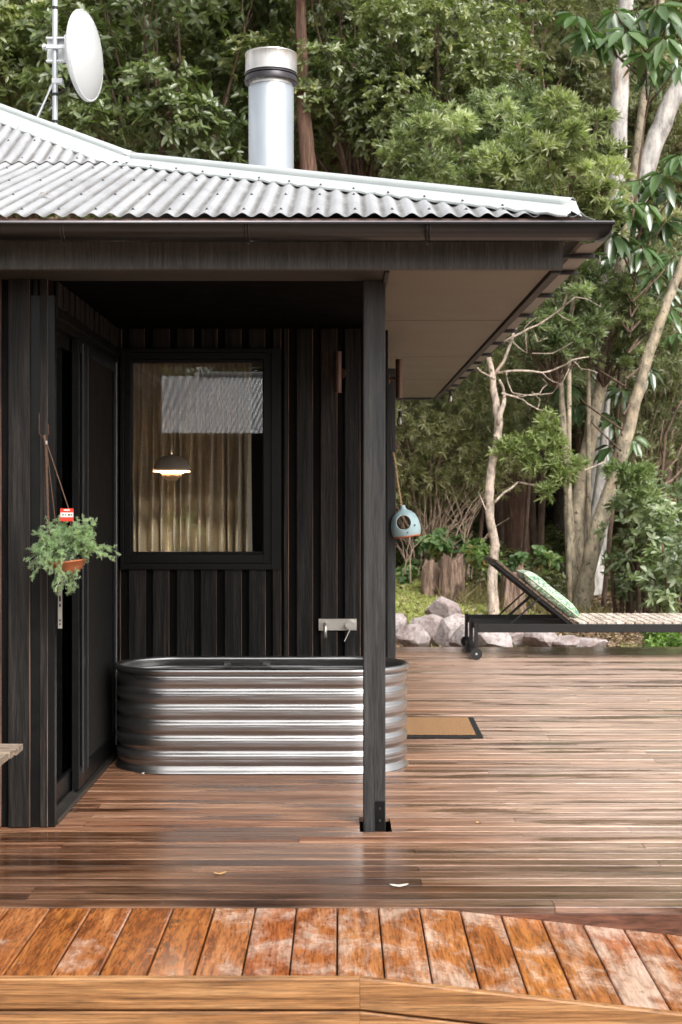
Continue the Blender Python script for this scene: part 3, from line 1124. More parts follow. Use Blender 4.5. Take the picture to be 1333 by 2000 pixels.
for yb in (5.99, 6.42, 7.14, 7.9, 8.62, 9.3, 10.0, 10.6, 11.2, 11.9, 12.66, 13.25):
    b = MB(); b.cbox(.93, 1.074, yb - .014, yb + .014, GZ - .082, GZ - .0645, .002, 'x')
    b.build('gutter_bracket', M['post'], g2)
# timber line under the sheet edge
b = MB(); b.box(-4.2, .95, 5.742, 5.78, 2.505, 2.563); hbuild(b, 'eave_batten', plain('weathered_eave_timber', (.16, .085, .06), .7, 0, .3, 15))
b = MB(); b.box(-4.2, .93, 5.781, 5.917, 2.506, 2.53); hbuild(b, 'eave_board', M['post'])

# ---- roof
EY, EZ, CX = 5.725, 2.574, .975
S1, S2, YB = .334, .56, 7.86
PIT, AMP = .0760, .0085


def zmain(d):           # height of the roof plane at run d from the eave
    return EZ + (S1 * d if d <= YB - EY else S1 * (YB - EY) + S2 * (d - (YB - EY)))


def corr_sheet(name, axis, t0, t1, d0f, d1f, parent, res=10, rows=6, lift=0.0, amp=AMP):
    """axis 'x': front slope (waves along x, runs in +y); axis 'y': side slope (waves along y, runs in -x)"""
    n = int((t1 - t0) / PIT * res)
    vs, fs, val = [], [], []
    ok = []
    for i in range(n + 1):
        t = t0 + (t1 - t0) * i / n
        a, c = d0f(t), d1f(t)
        w = math.cos(2 * math.pi * (t - t0) / PIT)
        ok.append(c > a + .004)
        for k in range(rows + 1):
            d = a + (c - a) * k / rows
            z = zmain(d) + amp * w + lift
            vs.append((t, EY + d, z) if axis == 'x' else (CX - d, t, z))
            val.append((1 - w) / 2)
    for i in range(n):
        if ok[i] or ok[i + 1]:
            for k in range(rows):
                fs.append((i * (rows + 1) + k, (i + 1) * (rows + 1) + k, (i + 1) * (rows + 1) + k + 1, i * (rows + 1) + k + 1))
    b = MB(); b.add(vs, fs)
    o = b.build(name, M['roof'], None, smooth=True)
    at = o.data.attributes.new('valley', 'FLOAT', 'POINT'); at.data.foreach_set('value', val)
    o.parent = parent; o.location = (0, 0, 0)
    return o


roof = empty('roof'); roof.parent = house; roof.location = -HOFF
RUN = YB - EY
sheets = []
sw = PIT * 10
x1 = CX
k = 0
while x1 > -4.2:
    x0 = x1 - sw
    corr_sheet('roof_sheet', 'x', x0, x1 + .0, lambda t: 0, lambda t: min(RUN + .03, max(0, CX - t)), roof, lift=.0006 * (k % 2))
    x1 = x0; k += 1
x1 = CX - sw * 2
while x1 > -4.2:
    x0 = x1 - sw
    corr_sheet('roof_sheet', 'x', x0, x1, lambda t: RUN - .05, lambda t: min(4.3, max(0, CX - t)), roof, lift=.013)
    x1 = x0
y0 = EY
while y0 < 13.4:
    corr_sheet('roof_sheet', 'y', y0, y0 + sw, lambda t: 0, lambda t: min(RUN, max(0, t - EY), max(0, 13.4 - t)), roof, res=6, rows=3)
    corr_sheet('roof_sheet', 'y', y0, y0 + sw, lambda t: RUN - .05, lambda t: min(3.8, max(0, t - EY), max(0, 13.4 - t)), roof, res=6, rows=3, lift=.013)
    y0 += sw


# hip capping: roll + two wings
def hip_pt(t, dz=0.0, off=0.0):
    return Vector((CX - t, EY + t, zmain(t) + dz))


def cap_run(t0, t1, seg, lift=0):
    b = MB()
    vs, fs = [], []
    n = seg
    offs = [('f', .155, .010), ('f', .100, .014), ('f', .030, .018), ('r', -1, 0)]
    rolls = [(math.cos(a) * .024, .028 + math.sin(a) * .024) for a in [math.pi * 1.15 - i * math.pi * 1.3 / 8 for i in range(9)]]
    perp = Vector((1, 1, 0)).normalized()
    cols = None
    for i in range(n + 1):
        t = t0 + (t1 - t0) * i / n
        base = hip_pt(t, .014 + lift)
        s = S1 if t <= RUN else S2
        ring = []
        # front wing, toward -X -Y side (visible) lies on the front slope
        wob = .004 * math.sin(t * 2 * math.pi / PIT * 1.0)
        for w in (.150, .148, .06):
            # moving w towards -y (horizontal) on the front slope
            ring.append(base + Vector((-w * .3, -w * .85, -s * w * .85 + (-.010 if w == .150 else 0) + (wob if w > .1 else 0))))
        for (u, z) in rolls:
            ring.append(base + Vector((perp.x * u, perp.y * u, z)) )
        for w in (.06, .148, .150):
            ring.append(base + Vector((w * .85, w * .3, -s * w * .85 + (-.010 if w == .150 else 0))))
        vs += ring
        cols = len(ring)
    for i in range(n):
        for k in range(cols - 1):
            fs.append((i * cols + k, i * cols + k + 1, (i + 1) * cols + k + 1, (i + 1) * cols + k))
    b.add(vs, fs)
    o = b.build('ridge_cap', M['cap'], roof, angle=50)
    mm = o.modifiers.new('s', 'SOLIDIFY'); mm.thickness = .0012
    return o


cap_run(.03, RUN + .02, 60)
cap_run(RUN - .02, 3.72, 30, .006)
b = MB(); r0 = hip_pt(.03, .014)
b.add([r0 + Vector((-.02, -.02, .0)), r0 + Vector((-.012, -.012, .040)), r0 + Vector((.012, .012, .040)), r0 + Vector((.02, .02, .0)), r0 + Vector((.03, -.03, -.03))],
      [(0, 1, 4), (1, 2, 4), (2, 3, 4)])
b.build('cap_end', M['cap'], roof)
# roof screws (tiny): real geometry, one part
b = MB()
def screw(x, d, lift=0):
    z = zmain(d) + AMP + lift
    y = EY + d
    s_ = S1
    b.tube([(x, y, z - .001), (x, y - .001 * s_, z + .0015)], .0075, 6)
    b.tube([(x, y, z + .0015), (x, y, z + .0065)], .0042, 6)
xx = CX
i = 0
while xx > -2.6:
    if i % 2 == 0:
        for d in (.11, .62, 1.2, 1.8):
            if d < CX - xx - .12:
                screw(xx, d)
        if CX - xx - .16 > .1 and (CX - xx) < RUN:
            d = CX - xx - .165
            screw(xx, d, .012)
        if CX - xx > RUN + .1:
            for d in (RUN + .03, RUN + .35):
                if d < CX - xx - .2: screw(xx, d, .013)
    xx -= PIT; i += 1
sc_ = b.build('roof_screws', M['screw'], roof); sc_['kind'] = 'stuff'

# flue
fl = empty('flue'); fl.parent = house
FY = 8.6; FX = (530 - 664) * FY / F; fs_ = F / FY
fl.location = Vector((FX, FY, 2.9)) - HOFF
zf = lambda py: HC - (py - 980) / fs_ - 2.9
b = MB(); b.lathe([(.137, 0), (.137, zf(172)), (.132, zf(170)), (0, zf(170))], n=48); b.build('flue_pipe', M['flue'], fl, angle=40)
b = MB(); b.box(.020, .026, -.1385, -.133, 0.0, zf(173)); 
b.build('lap_seam', M['flue'], fl)
b = MB(); b.lathe([(.131, zf(172)), (.131, zf(152)), (.10, zf(150))], n=48); b.build('flue_collar', M['fluecap'], fl, angle=40)
b = MB(); b.lathe([(.12, zf(158)), (.160, zf(163)), (.161, zf(159)), (.155, zf(152)), (.12, zf(152))], n=48)
b.lathe([(.12, zf(146)), (.158, zf(150)), (.158, zf(147)), (.12, zf(142))], n=48); b.build('flue_ring', M['fluering'], fl, angle=40)
b = MB(); b.lathe([(.150, zf(144)), (.158, zf(145)), (.159, zf(142)), (.156, zf(140)), (.156, zf(111)), (.159, zf(109)), (.157, zf(107)), (.151, zf(109)), (.148, zf(125)), (.10, zf(118)), (0, zf(116))], n=48)
b.build('flue_cap', M['fluecap'], fl, angle=40)

# ------------------------------------------------------------------ satellite dish on its pole
PY = 8.9; PX = (108 - 664) * PY / F; ps = F / PY
sat = empty('satellite_dish', 'white round radio dish on a grey pole above the roof', 'dish', (PX, PY, 3.5))
zz = lambda py: HC - (py - 980) / ps - 3.5
xx_ = lambda px: (px - 108) / ps
b = MB(); b.tube([(0, 0, 0), (0, 0, zz(-30))], .0175, 16); b.build('pole', M['galv'], sat, angle=60)
b = MB()
for p0, p1 in ((182, 188), (235, 241), (13, 19)):
    b.tube([(0, 0, zz(p1)), (0, 0, zz(p0))], .0185, 14)
b.build('tape_band', M['tape'], sat)
b = MB()
b.box(xx_(91), xx_(129), .02, .026, zz(120), zz(74))
b.box(xx_(91), xx_(129), -.012, .02, zz(76), zz(73))
b.box(xx_(91), xx_(129), -.012, .02, zz(121), zz(118))
b.box(xx_(129), xx_(131), -.03, .03, zz(121), zz(73))
b.build('mount_plate', M['bracket'], sat)
b = MB()
b.cbox(xx_(85), xx_(128), -.034, -.019, zz(98), zz(90), .003, 'x')
b.cbox(xx_(88), xx_(93), -.06, .02, zz(97), zz(91), .002, 'y')
b.build('clamp', M['bracket'], sat)
b = MB(); b.cbox(xx_(103), xx_(123), -.022, .022, zz(164), zz(154), .003, 'x'); b.build('pole_clamp', M['bracket'], sat)
b = MB(); b.box(xx_(129), xx_(144), -.045, .045, zz(122), zz(72)); 
for q in (78, 97, 115):
    b.tube([(xx_(136), -.046, zz(q)), (xx_(136), -.054, zz(q))], .007, 6)
b.build('rear_housing', M['bracket'], sat)
# dish body: axis turned to the right and slightly to the camera
dc = Vector((xx_(168), 0, zz(109)))
ax_yaw = R(-12)
dish = empty('dish_head', parent=sat, loc=dc, rot=(0, R(90), ax_yaw))
rr = 87 / ps
b = MB(); b.lathe([(0, .060), (rr * .3, .056), (rr * .6, .042), (rr * .85, .020), (rr * .955, .006)], n=64); b.build('radome', M['dish'], dish, smooth=True)
b = MB(); b.lathe([(rr * .95, .007), (rr * .985, .008), (rr, 0), (rr, -.012), (rr * .97, -.02), (rr * .8, -.045), (rr * .55, -.075), (rr * .33, -.092), (rr * .30, -.10), (0, -.10)], n=64); b.build('reflector', M['bracket'], dish, angle=40)
# struts and cables
b = MB()
b.tube([(xx_(104), .0, zz(160)), (xx_(60), .12, zz(236))], .006, 8)
b.tube([(xx_(104), .0, zz(162)), (xx_(71), -.02, zz(238))], .006, 8)
b.build('brace', M['galv'], sat)
b = MB()
b.tube([(xx_(141), 0, zz(130)), (xx_(143), 0, zz(150)), (xx_(134), 0, zz(168)), (xx_(114), 0, zz(183)), (xx_(111), .01, zz(190))], .0035, 6)
b.tube([(xx_(104), 0, zz(195)), (xx_(88), 0, zz(205)), (xx_(72), 0, zz(208)), (xx_(50), 0, zz(228))], .0035, 6)
b.tube([(xx_(104), 0, zz(208)), (xx_(95), 0, zz(204)), (xx_(82), 0, zz(206)), (xx_(66), 0, zz(234))], .0035, 6)
b.build('cable', M['cable'], sat)

# ------------------------------------------------------------------ curtain and lamp inside
cy = 9.55
b = MB()
vs, fs = [], []
x0, x1 = -1.56, (491 - 664) * cy / F
n, rows = 420, 22
rc = random.Random(5)
phs = [rc.uniform(0, 6) for _ in range(6)]
for j in range(rows + 1):
    h = j / rows
    z = .6 + 1.87 * h
    for i in range(n + 1):
        u = i / n
        x = x0 + (x1 - x0) * u
        top = math.sin(u * 2 * math.pi * 27 + .3 * math.sin(u * 9)) * .022
        bot = math.sin(u * 2 * math.pi * 15 + 1.2 * math.sin(u * 17 + phs[0]) + .5 * math.sin(u * 41 + phs[1])) * .075 + math.sin(u * 2 * math.pi * 23 + 2 * math.sin(u * 13)) * .016
        f_ = sstep(.25, .95, h)
        yy = cy + float(top * f_ + bot * (1 - f_ * .85))
        vs.append((x + .012 * math.sin(h * 3 + u * 40) * (1 - h), yy, z))
for j in range(rows):
    for i in range(n):
        a = j * (n + 1) + i
        fs.append((a, a + 1, a + n + 2, a + n + 1))
b.add([(v[0], v[1] - cy, v[2] - .6) for v in vs], fs)
cur = b.build('curtain', M['curtain'], None, smooth=True, loc=(0, cy, .6))
m = cur.modifiers.new('s', 'SOLIDIFY'); m.thickness = .002
tag(cur, 'long pleated beige linen curtain hanging inside the window', 'curtain')

LD = 8.9; ls = F / LD
lx = (336 - 664) / ls
lamp = empty('pendant_lamp', 'lit pendant lamp with taupe dome shade hanging inside the window', 'lamp', (lx, LD, HC - (924 - 980) / ls))
r_ = 36 / ls
b = MB(); b.lathe([(.003, .118)] + [(r_ * math.sin(a), .012 + .105 * math.cos(a)) for a in [R(5 + 85 * i / 12) for i in range(13)]] + [(r_ - .002, .010)], n=48)
b.build('lamp_shade', M['shade'], lamp, smooth=True)
b = MB(); b.lathe([(r_ + .004, .006), (r_ + .004, .002), (.076, .002), (.076, .006)], n=48, closed=True); b.build('rim_disc', M['bulb_glow'], lamp)
b = MB(); b.lathe([(.062, .0)] + [(.062 * math.cos(a), -.05 * math.sin(a)) for a in [R(90 * i / 10) for i in range(1, 11)]], n=40)
b.build('lower_bowl', emit_material('lit_translucent_bowl', (.40, .25, .15), .12), lamp, smooth=True)
b = MB(); b.lathe([(.0, .02), (.03, .015), (.035, 0), (.0, -.01)], n=16); b.build('bulb', M['bulb_glow'], lamp, smooth=True)
b = MB(); b.tube([(0, 0, .11), (0, 0, 2.42 - lamp.location.z)], .0018, 6); b.build('cord', M['tagwhite'], lamp)
ld = bpy.data.lights.new('lamp_light', 'POINT'); ld.energy = 13; ld.color = (1, .88, .72); ld.shadow_soft_size = .012
lo = bpy.data.objects.new('lamp_light', ld); lo.location = (0, 0, .052); link(lo, lamp)

# ------------------------------------------------------------------ stock-tank bathtub
tub = empty('bathtub', 'oval ribbed steel stock-tank bathtub standing on the deck under the window', 'bathtub', (-.42, 7.715, .002))
TL, TR = .776, .300
NS = 96


def stadium(off):
    r = TR + off; a = TL - TR
    pts = []
    for k in range(NS):
        th = 2 * math.pi * k / NS
        c, s = math.cos(th), math.sin(th)
        pts.append((c * r + (a if c > 1e-9 else -a if c < -1e-9 else 0), s * r))
    # spread points on the straight parts
    return pts


def ring_pts(off):
    r = TR + off; a = TL - TR
    out = []
    for k in range(33):
        th = -math.pi / 2 + math.pi * k / 32
        out.append((a + r * math.cos(th), r * math.sin(th)))
    for k in range(1, 16):
        out.append((a - 2 * a * k / 16, r))
    for k in range(33):
        th = math.pi / 2 + math.pi * k / 32
        out.append((-a + r * math.cos(th), r * math.sin(th)))
    for k in range(1, 16):
        out.append((-a + 2 * a * k / 16, -r))
    return out


def stad_loft(prof, closed=False, capend=False, dent=0):
    vs, fs = [], []
    n = len(ring_pts(0))
    for (off, z) in prof:
        for (x, y) in ring_pts(off):
            d = dent * (math.sin(x * 7 + z * 9) * .5 + math.sin(x * 17 - z * 21) * .3)
            vs.append((x, y + (d if abs(y) > .2 else 0), z + d * .6))
    m_ = len(prof)
    for i in range(m_ if closed else m_ - 1):
        j = (i + 1) % m_
        for k in range(n):
            fs.append((i * n + k, i * n + (k + 1) % n, j * n + (k + 1) % n, j * n + k))
    if capend:
        fs.append(tuple((m_ - 1) * n + k for k in range(n)))
    return vs, fs


outer = [(.016, 0.0), (.017, .003), (.010, .010), (.002, .022), (-.004, .034)]
zr = np.linspace(.036, .508, 110)
RP = .0815
for z in zr:
    ph = (z - .036) / RP
    f_ = ph - math.floor(ph)
    # rounded bulges with tight valleys
    outer.append((-.006 + .0145 * (1 - math.cos(2 * math.pi * f_)) / 2 + .0062 * (1 - math.cos(4 * math.pi * f_)) / 2, float(z)))
outer += [(-.006, .514), (-.005, .524)]
b = MB(); vs, fs = stad_loft(outer, dent=.0012); b.add(vs, fs)
b.build('tub_wall', M['tub'], tub, smooth=True)
inner = [(-.008, .524)]
for z in zr[::-2]:
    ph = (z - .036) / RP
    f_ = ph - math.floor(ph)
    if z > .07:
        inner.append((-.009 + .019 * (abs(math.sin(math.pi * f_)) ** .8), float(z)))
inner += [(-.02, .05), (-.05, .035), (-.28, .03)]
b = MB(); vs, fs = stad_loft(inner, capend=True); b.add(vs, fs)
b.build('tub_lining', M['tub'], tub, smooth=True)
rim = [(.004 + .0165 * math.cos(a), .532 + .0165 * math.sin(a)) for a in [2 * math.pi * i / 14 for i in range(14)]]
b = MB(); vs, fs = stad_loft(rim, closed=True); b.add(vs, fs)
b.build('rolled_rim', M['tub'], tub, smooth=True)
b = MB()
for xo in (-.21, .01):
    b.cbox(xo - .02, xo + .02, .283, .296, .485, .512, .003, 'x')
b.tube([(-.21, .285, .50), (.01, .285, .50)], .005, 6)
b.build('overflow_fitting', M['tub'], tub)
b = MB(); b.lathe([(0, .034), (.03, .034), (.034, .031)], (.4, 0, 0), 20); b.build('drain', M['steel'], tub)

# tap on the wall
ty = WY - .024
ts = F / ty
tap = empty('wall_tap', 'brushed nickel wall plate with spout and lever above the tub', 'tap', ((660 - 664) / ts, ty, HC - (1220 - 980) / ts))
b = MB(); b.cbox(-37 / ts, 37 / ts, -.006, .004, -11.5 / ts, 11.5 / ts, .002, 'x'); b.build('plate', M['steel'], tap)
b = MB(); b.tube([(-24 / ts, -.006, 2 / ts), (-24 / ts, -.10, 2 / ts), (-24 / ts, -.118, -2 / ts), (-24 / ts, -.122, -22 / ts)], .010, 14); b.build('spout', M['steel'], tap, smooth=True)
b = MB(); b.tube([(24 / ts, -.006, 0), (24 / ts, -.045, 0)], .026, 24); 
hd = b.build('handle', M['steel'], tap, angle=40)
b = MB(); b.tube([(24 / ts, -.040, -8 / ts), (13 / ts, -.052, -31 / ts)], .0035, 8); b.build('lever', M['steel'], hd)


# ------------------------------------------------------------------ wall lights
def wall_light(label, loc, axis):
    o = empty('wall_light', label, 'wall light', loc, 'copper tube wall lights')
    b = MB(); b.lathe([(0, .112), (.018, .112), (.0185, .115), (.022, .115), (.022, .0015), (.0205, .001), (.0205, -.001), (.022, -.0015), (.022, -.115), (.0185, -.115), (.018, -.112), (0, -.112)], n=28)
    b.build('lamp_tube', M['copper'], o, angle=40)
    b = MB()
    d = Vector(axis)
    b.tube([d * .02, d * .06], .010, 12)
    b.tube([d * .056, d * .070], .030, 24)
    b.build('back_plate', M['copper'], o, angle=40)
    return o


wall_light('brown tube wall light on the black boards between window and post', ((660.5 - 664) * 7.96 / F, 7.955, HC - (727 - 980) * 7.955 / F), (.22, 1, 0))
wall_light('brown tube wall light at the house corner, right of the post', ((778.5 - 664) * 8.42 / F + .005, 8.42, HC - (740 - 980) * 8.42 / F), (-1, .12, 0))

# ------------------------------------------------------------------ bird feeder on twine
BD = 9.0; bs = F / BD
b = MB()
hk = [P(765, 850, 9.37), P(765, 878, 9.34), P(768, 885, 9.33), P(772, 886, 9.33), P(774, 880, 9.33), P(774, 868, 9.33)]
b.tube(hk, .0022, 6)
hook = b.build('wire_hook', M['wire'])
tag(hook, 'thin wire hook on the black corner fin holding the jute twine', 'hook')
bf = empty('bird_feeder', 'pale blue ceramic bird feeder with a round hole hanging from jute twine', 'bird feeder', P(792, 1024, 9.33), rot=(0, R(-8), R(0)))
fs2 = F / 9.33
outp = [(0, .128), (.014, .126), (.0155, .120), (.018, .108), (.026, .096), (.050, .083), (.072, .062), (.088, .030), (.096, -.005), (.098, -.040), (.094, -.066), (.086, -.080), (0, -.082)]
inp = [(0, -.072), (.078, -.070), (.088, -.04), (.086, -.005), (.079, .026), (.062, .056), (.040, .075), (.018, .085), (0, .088)]
b = MB()
b.lathe(outp[1:-1] + [(.002, -.082)], n=40)
b.f.append(tuple(range(39, -1, -1))); b.m.append(0)
o_last = 40 * (len(outp) - 2)
b.f.append(tuple(o_last + k for k in range(40))); b.m.append(0)
n0 = len(b.v)
b.lathe([(.002, -.072)] + inp[1:-1] + [(.002, .088)], n=40)
b.f.append(tuple(n0 + k for k in range(39, -1, -1))); b.m.append(0)
b.f.append(tuple(n0 + 40 * (len(inp) - 1) + k for k in range(40))); b.m.append(0)
body = b.build('feeder_body', M['ceramic'], None, smooth=True)
cb = MB(); cb.tube([(-.016, -.2, .014), (-.006, .2, .014)], .048, 40)
cut = cb.build('cutter', M['ceramic'])
mo = body.modifiers.new('b', 'BOOLEAN'); mo.operation = 'DIFFERENCE'; mo.object = cut; mo.solver = 'EXACT'
dg = bpy.context.evaluated_depsgraph_get()
nm_ = bpy.data.meshes.new_from_object(body.evaluated_get(dg))
body.modifiers.clear(); body.data = nm_
bpy.data.objects.remove(cut)
nm_.set_sharp_from_angle(angle=R(35))
body.parent = bf
b = MB(); b.lathe([(.0495, -.003), (.0515, 0), (.0495, .003), (.047, 0)], n=36, closed=True)
b.build('hole_lip', plain('pale_glazed_lip', (.62, .72, .72), .3), bf, smooth=True, loc=(-.012, -.081, .014), rot=(R(90 - 8), 0, 0))
b = MB(); b.lathe([(.087, -.083), (.0905, -.078), (.0885, -.0735), (.084, -.0835)], n=40, closed=True); b.build('orange_base_line', M['orange'], bf, smooth=True)
b = MB(); b.tube([(.058, -.088, -.012), (.058, -.076, -.012)], .005, 8); b.tube([(.004, -.104, -.052), (.004, -.09, -.052)], .004, 8)
b.build('perch_hole', M['tagdark'], bf)
tw = [P(769, 884, 9.33), P(773, 905, 9.33), P(777, 940, 9.33), P(782, 970, 9.33), P(785, 992, 9.33)]
b = MB()
for ph in (0, math.pi):
    pts = []
    for i in range(50):
        u = i / 49 * (len(tw) - 1); k = min(int(u), len(tw) - 2)
        p = tw[k].lerp(tw[k + 1], u - k)
        pts.append(p + Vector((math.cos(i * .9 + ph), math.sin(i * .9 + ph), 0)) * .0035)
    b.tube(pts, .0042, 6)
rt = random.Random(2)
for _ in range(26):
    u = rt.random(); p = tw[0].lerp(tw[-1], u) + Vector((rt.uniform(-.004, .004), 0, 0))
    b.tube([p, p + Vector((rt.uniform(-.02, .02), rt.uniform(-.01, .01), rt.uniform(-.008, .01)))], .0006, 3, cap=False)
o = b.build('jute_twine', M['twine']); tag(o, 'pale jute twine from the wire hook down to the blue bird feeder', 'twine')

# ------------------------------------------------------------------ festoon lights
SD_ = 9.3
st = empty('festoon_lights', 'black cable of small clear festoon bulbs strung under the right eave', 'string lights', P(782, 812, SD_))
o0 = P(782, 812, SD_)
b = MB()
pa = [P(768, 800, 9.4), P(782, 804, 9.5), P(815, 794, 10.1), P(850, 775, 11.2), P(868, 765, 12.0), P(881, 760, 12.3), P(893, 764, 12.0), P(896, 768, 12.1)]
b.tube([p - o0 for p in pa], .003, 6); b.build('cable', M['cable'], st, smooth=True)
for (px, py, D) in ((782, 812, 9.5), (881, 771, 12.3)):
    c = P(px, py, D) - o0
    b = MB(); b.lathe([(.0, .03), (.011, .03), (.013, .018), (.013, -.006), (.010, -.010), (0, -.010)], tuple(c), 14)
    so = b.build('lamp_holder', M['cable'], st, angle=40)
    b = MB(); b.lathe([(.010, -.008), (.013, -.018), (.0205, -.034), (.023, -.048), (.020, -.060), (.011, -.069), (.001, -.071)], tuple(c), 18)
    b.build('bulb', M['bulbglass'], so, smooth=True)
    b = MB(); b.lathe([(.001, -.010), (.005, -.014), (.007, -.03), (.010, -.045), (.006, -.055), (.001, -.057)], tuple(c), 10)
    b.build('filament', M['filament'], so, smooth=True)


# ------------------------------------------------------------------ leaf geometry
def leaf_mesh(name, mat, pos, dr, nr, L, W, tint, droop=.12, fold=.18):
    """each leaf: two folded quads"""
    n = len(pos)
    dr = dr / (np.linalg.norm(dr, axis=1, keepdims=True) + 1e-9)
    nr = nr - dr * np.sum(nr * dr, 1, keepdims=True)
    nr = nr / (np.linalg.norm(nr, axis=1, keepdims=True) + 1e-9)
    sd = np.cross(dr, nr)
    L = L[:, None]; W = W[:, None]
    dz = np.array([[0, 0, -1.0]])
    def pt(u, w, dro):
        return pos + dr * L * u + sd * W * w + nr * W * abs(w) * 2 * fold + dz * L * droop * dro
    V = np.stack([pt(0, 0, 0), pt(.32, .5, .12), pt(.72, .38, .5), pt(1, 0, 1), pt(.72, -.38, .5), pt(.32, -.5, .12)], 1).reshape(-1, 3)
    base = (np.arange(n) * 6)[:, None]
    Fa = np.concatenate([base + np.array([[0, 1, 2, 3]]), base + np.array([[0, 3, 4, 5]])], 1).reshape(-1)
    me = bpy.data.meshes.new(name)
    me.vertices.add(n * 6); me.vertices.foreach_set('co', V.astype(np.float32).ravel())
    me.loops.add(n * 8); me.loops.foreach_set('vertex_index', Fa.astype(np.int32))
    me.polygons.add(n * 2); me.polygons.foreach_set('loop_start', np.arange(0, n * 8, 4, dtype=np.int32))
    me.update(calc_edges=True)
    at = me.attributes.new('tint', 'FLOAT', 'POINT')
    at.data.foreach_set('value', np.repeat(tint, 6).astype(np.float32))
    me.materials.append(mat)
    me.validate()
    return me


def rdir(rng, n):
    v = rng.normal(size=(n, 3))
    return v / np.linalg.norm(v, axis=1, keepdims=True)


def crown_leaves(rng, boughs, twigs, per, L, W, ang=(45, 85), up=.5, lsd=.2, tint_sd=.16, flat=.75, inner=.72):
    """whorls of leaves at twig ends on the outside of each bough"""
    P_, D_, N_, T_, S_ = [], [], [], [], []
    for (c, r) in boughs:
        c = np.array(c)
        d = rdir(rng, twigs)
        d[:, 2] = np.abs(d[:, 2]) * np.where(rng.random(twigs) < .78, 1, -1)
        rad = r * (inner + (1.08 - inner) * rng.random(twigs))
        tip = c + d * rad[:, None] * np.array([1, 1, flat])
        ax = d + np.array([0, 0, up]) + rng.normal(size=(twigs, 3)) * .25
        ax /= np.linalg.norm(ax, axis=1, keepdims=True)
        bt = np.clip(rng.normal(.45, tint_sd) + rng.normal(0, .08, twigs), 0, 1)
        for k in range(per):
            a = rng.random(twigs) * .8 + 2 * np.pi * k / per * 1.0 + k * .7
            ref = np.cross(ax, np.array([[.3, .8, .52]])); ref /= np.linalg.norm(ref, axis=1, keepdims=True)
            ref2 = np.cross(ax, ref)
            q = np.radians(rng.uniform(ang[0], ang[1], twigs))
            dd = ax * np.cos(q)[:, None] + (ref * np.cos(a)[:, None] + ref2 * np.sin(a)[:, None]) * np.sin(q)[:, None]
            P_.append(tip - ax * (rng.random(twigs) * .08)[:, None]); D_.append(dd)
            N_.append(ax + rng.normal(size=(twigs, 3)) * .25)
            T_.append(np.clip(bt + rng.normal(0, .13, twigs), 0, 1))
            S_.append(rng.normal(1, lsd, twigs).clip(.5, 1.6))
    P_ = np.concatenate(P_); D_ = np.concatenate(D_); N_ = np.concatenate(N_); T_ = np.concatenate(T_); S_ = np.concatenate(S_)
    return P_, D_, N_, L * S_, W * S_, T_


def rand_boughs(rng, n, radii, rb, lobes=0, shell=.35):
    out = []
    for _ in range(n):
        d = rdir(rng, 1)[0]
        t = (shell + (1 - shell) * rng.random()) ** .6
        out.append((d * np.array(radii) * t, rng.uniform(*rb)))
    return out


def wiggle(p0, p1, n, amp, rng, sag=0):
    p0 = np.array(p0, float); p1 = np.array(p1, float)
    out = []
    off = np.zeros(3)
    for i in range(n + 1):
        t = i / n
        off = off * .6 + rng.normal(size=3) * amp
        w = math.sin(math.pi * t)
        out.append(Vector(p0 * (1 - t) + p1 * t + off * w + np.array([0, 0, -sag * w])))
    return out


def branches_mb(rng, root, boughs, r0, sides=5, n=5):
    b = MB()
    for (c, r) in boughs:
        c = np.array(c)
        mid = np.array(root) * .5 + c * .5
        pts = wiggle(root, c, n, .05, rng)
        b.tube(pts, [r0 * (1 - .85 * i / n) for i in range(n + 1)], sides, cap=False)
        for _ in range(3):
            e = c + rdir(rng, 1)[0] * r * .8
            b.tube(wiggle(c * .85 + np.array(root) * .15, e, 3, .02, rng), [r0 * .25, r0 * .18, r0 * .1, r0 * .06], 4, cap=False)
    return b


PROTO = {}


def proto_crown(key, leafmat, barkmat, seed, n, radii, rb, twigs, per, L, W, r0=.05, root=None, **kw):
    rng = np.random.default_rng(seed)
    bo = rand_boughs(rng, n, radii, rb)
    args = crown_leaves(rng, bo, twigs, per, L, W, **kw)
    lm = leaf_mesh('crown', leafmat, *args)
    root = root or (0, 0, -radii[2] * 1.25)
    b = branches_mb(rng, root, bo[:max(8, int(n * .6))], r0)
    o = b.build('branches', barkmat, None, smooth=True)
    bmsh = o.data
    bpy.data.objects.remove(o)
    PROTO[key] = (lm, bmsh, radii)
    print(key, len(args[0]), 'leaves')


for i, sd_ in enumerate((21, 22, 23)):
    proto_crown('broad%d' % i, M['leaf_broad'], M['bark_brown'], sd_, 46, (2.3, 2.0, 2.5), (.5, .85), 60, 8, .135, .052)
for i, sd_ in enumerate((31, 32)):
    proto_crown('fine%d' % i, M['leaf_fine'], M['bark_brown'], sd_, 52, (1.4, 1.0, 1.05), (.12, .38), 34, 10, .125, .026, r0=.02, ang=(15, 65), up=.7, tint_sd=.22, inner=.55)
for i, sd_ in enumerate((41, 42)):
    proto_crown('olive%d' % i, M['leaf_olive'], M['bark_twig'], sd_, 44, (1.6, 1.4, 1.7), (.4, .65), 52, 9, .115, .021, r0=.03, ang=(30, 80), up=-.15)
for i, sd_ in enumerate((51, 52)):
    proto_crown('dark%d' % i, M['leaf_dark'], M['bark_dark'], sd_, 60, (3.0, 2.8, 3.2), (.7, 1.1), 50, 7, .19, .050, r0=.06, ang=(30, 80), up=.1)
for i, sd_ in enumerate((61, 62)):
    proto_crown('shrub%d' % i, M['leaf_shrub'], M['bark_brown'], sd_, 20, (.62, .5, .7), (.16, .34), 10, 7, .15, .060, r0=.02, tint_sd=.22, up=.7)
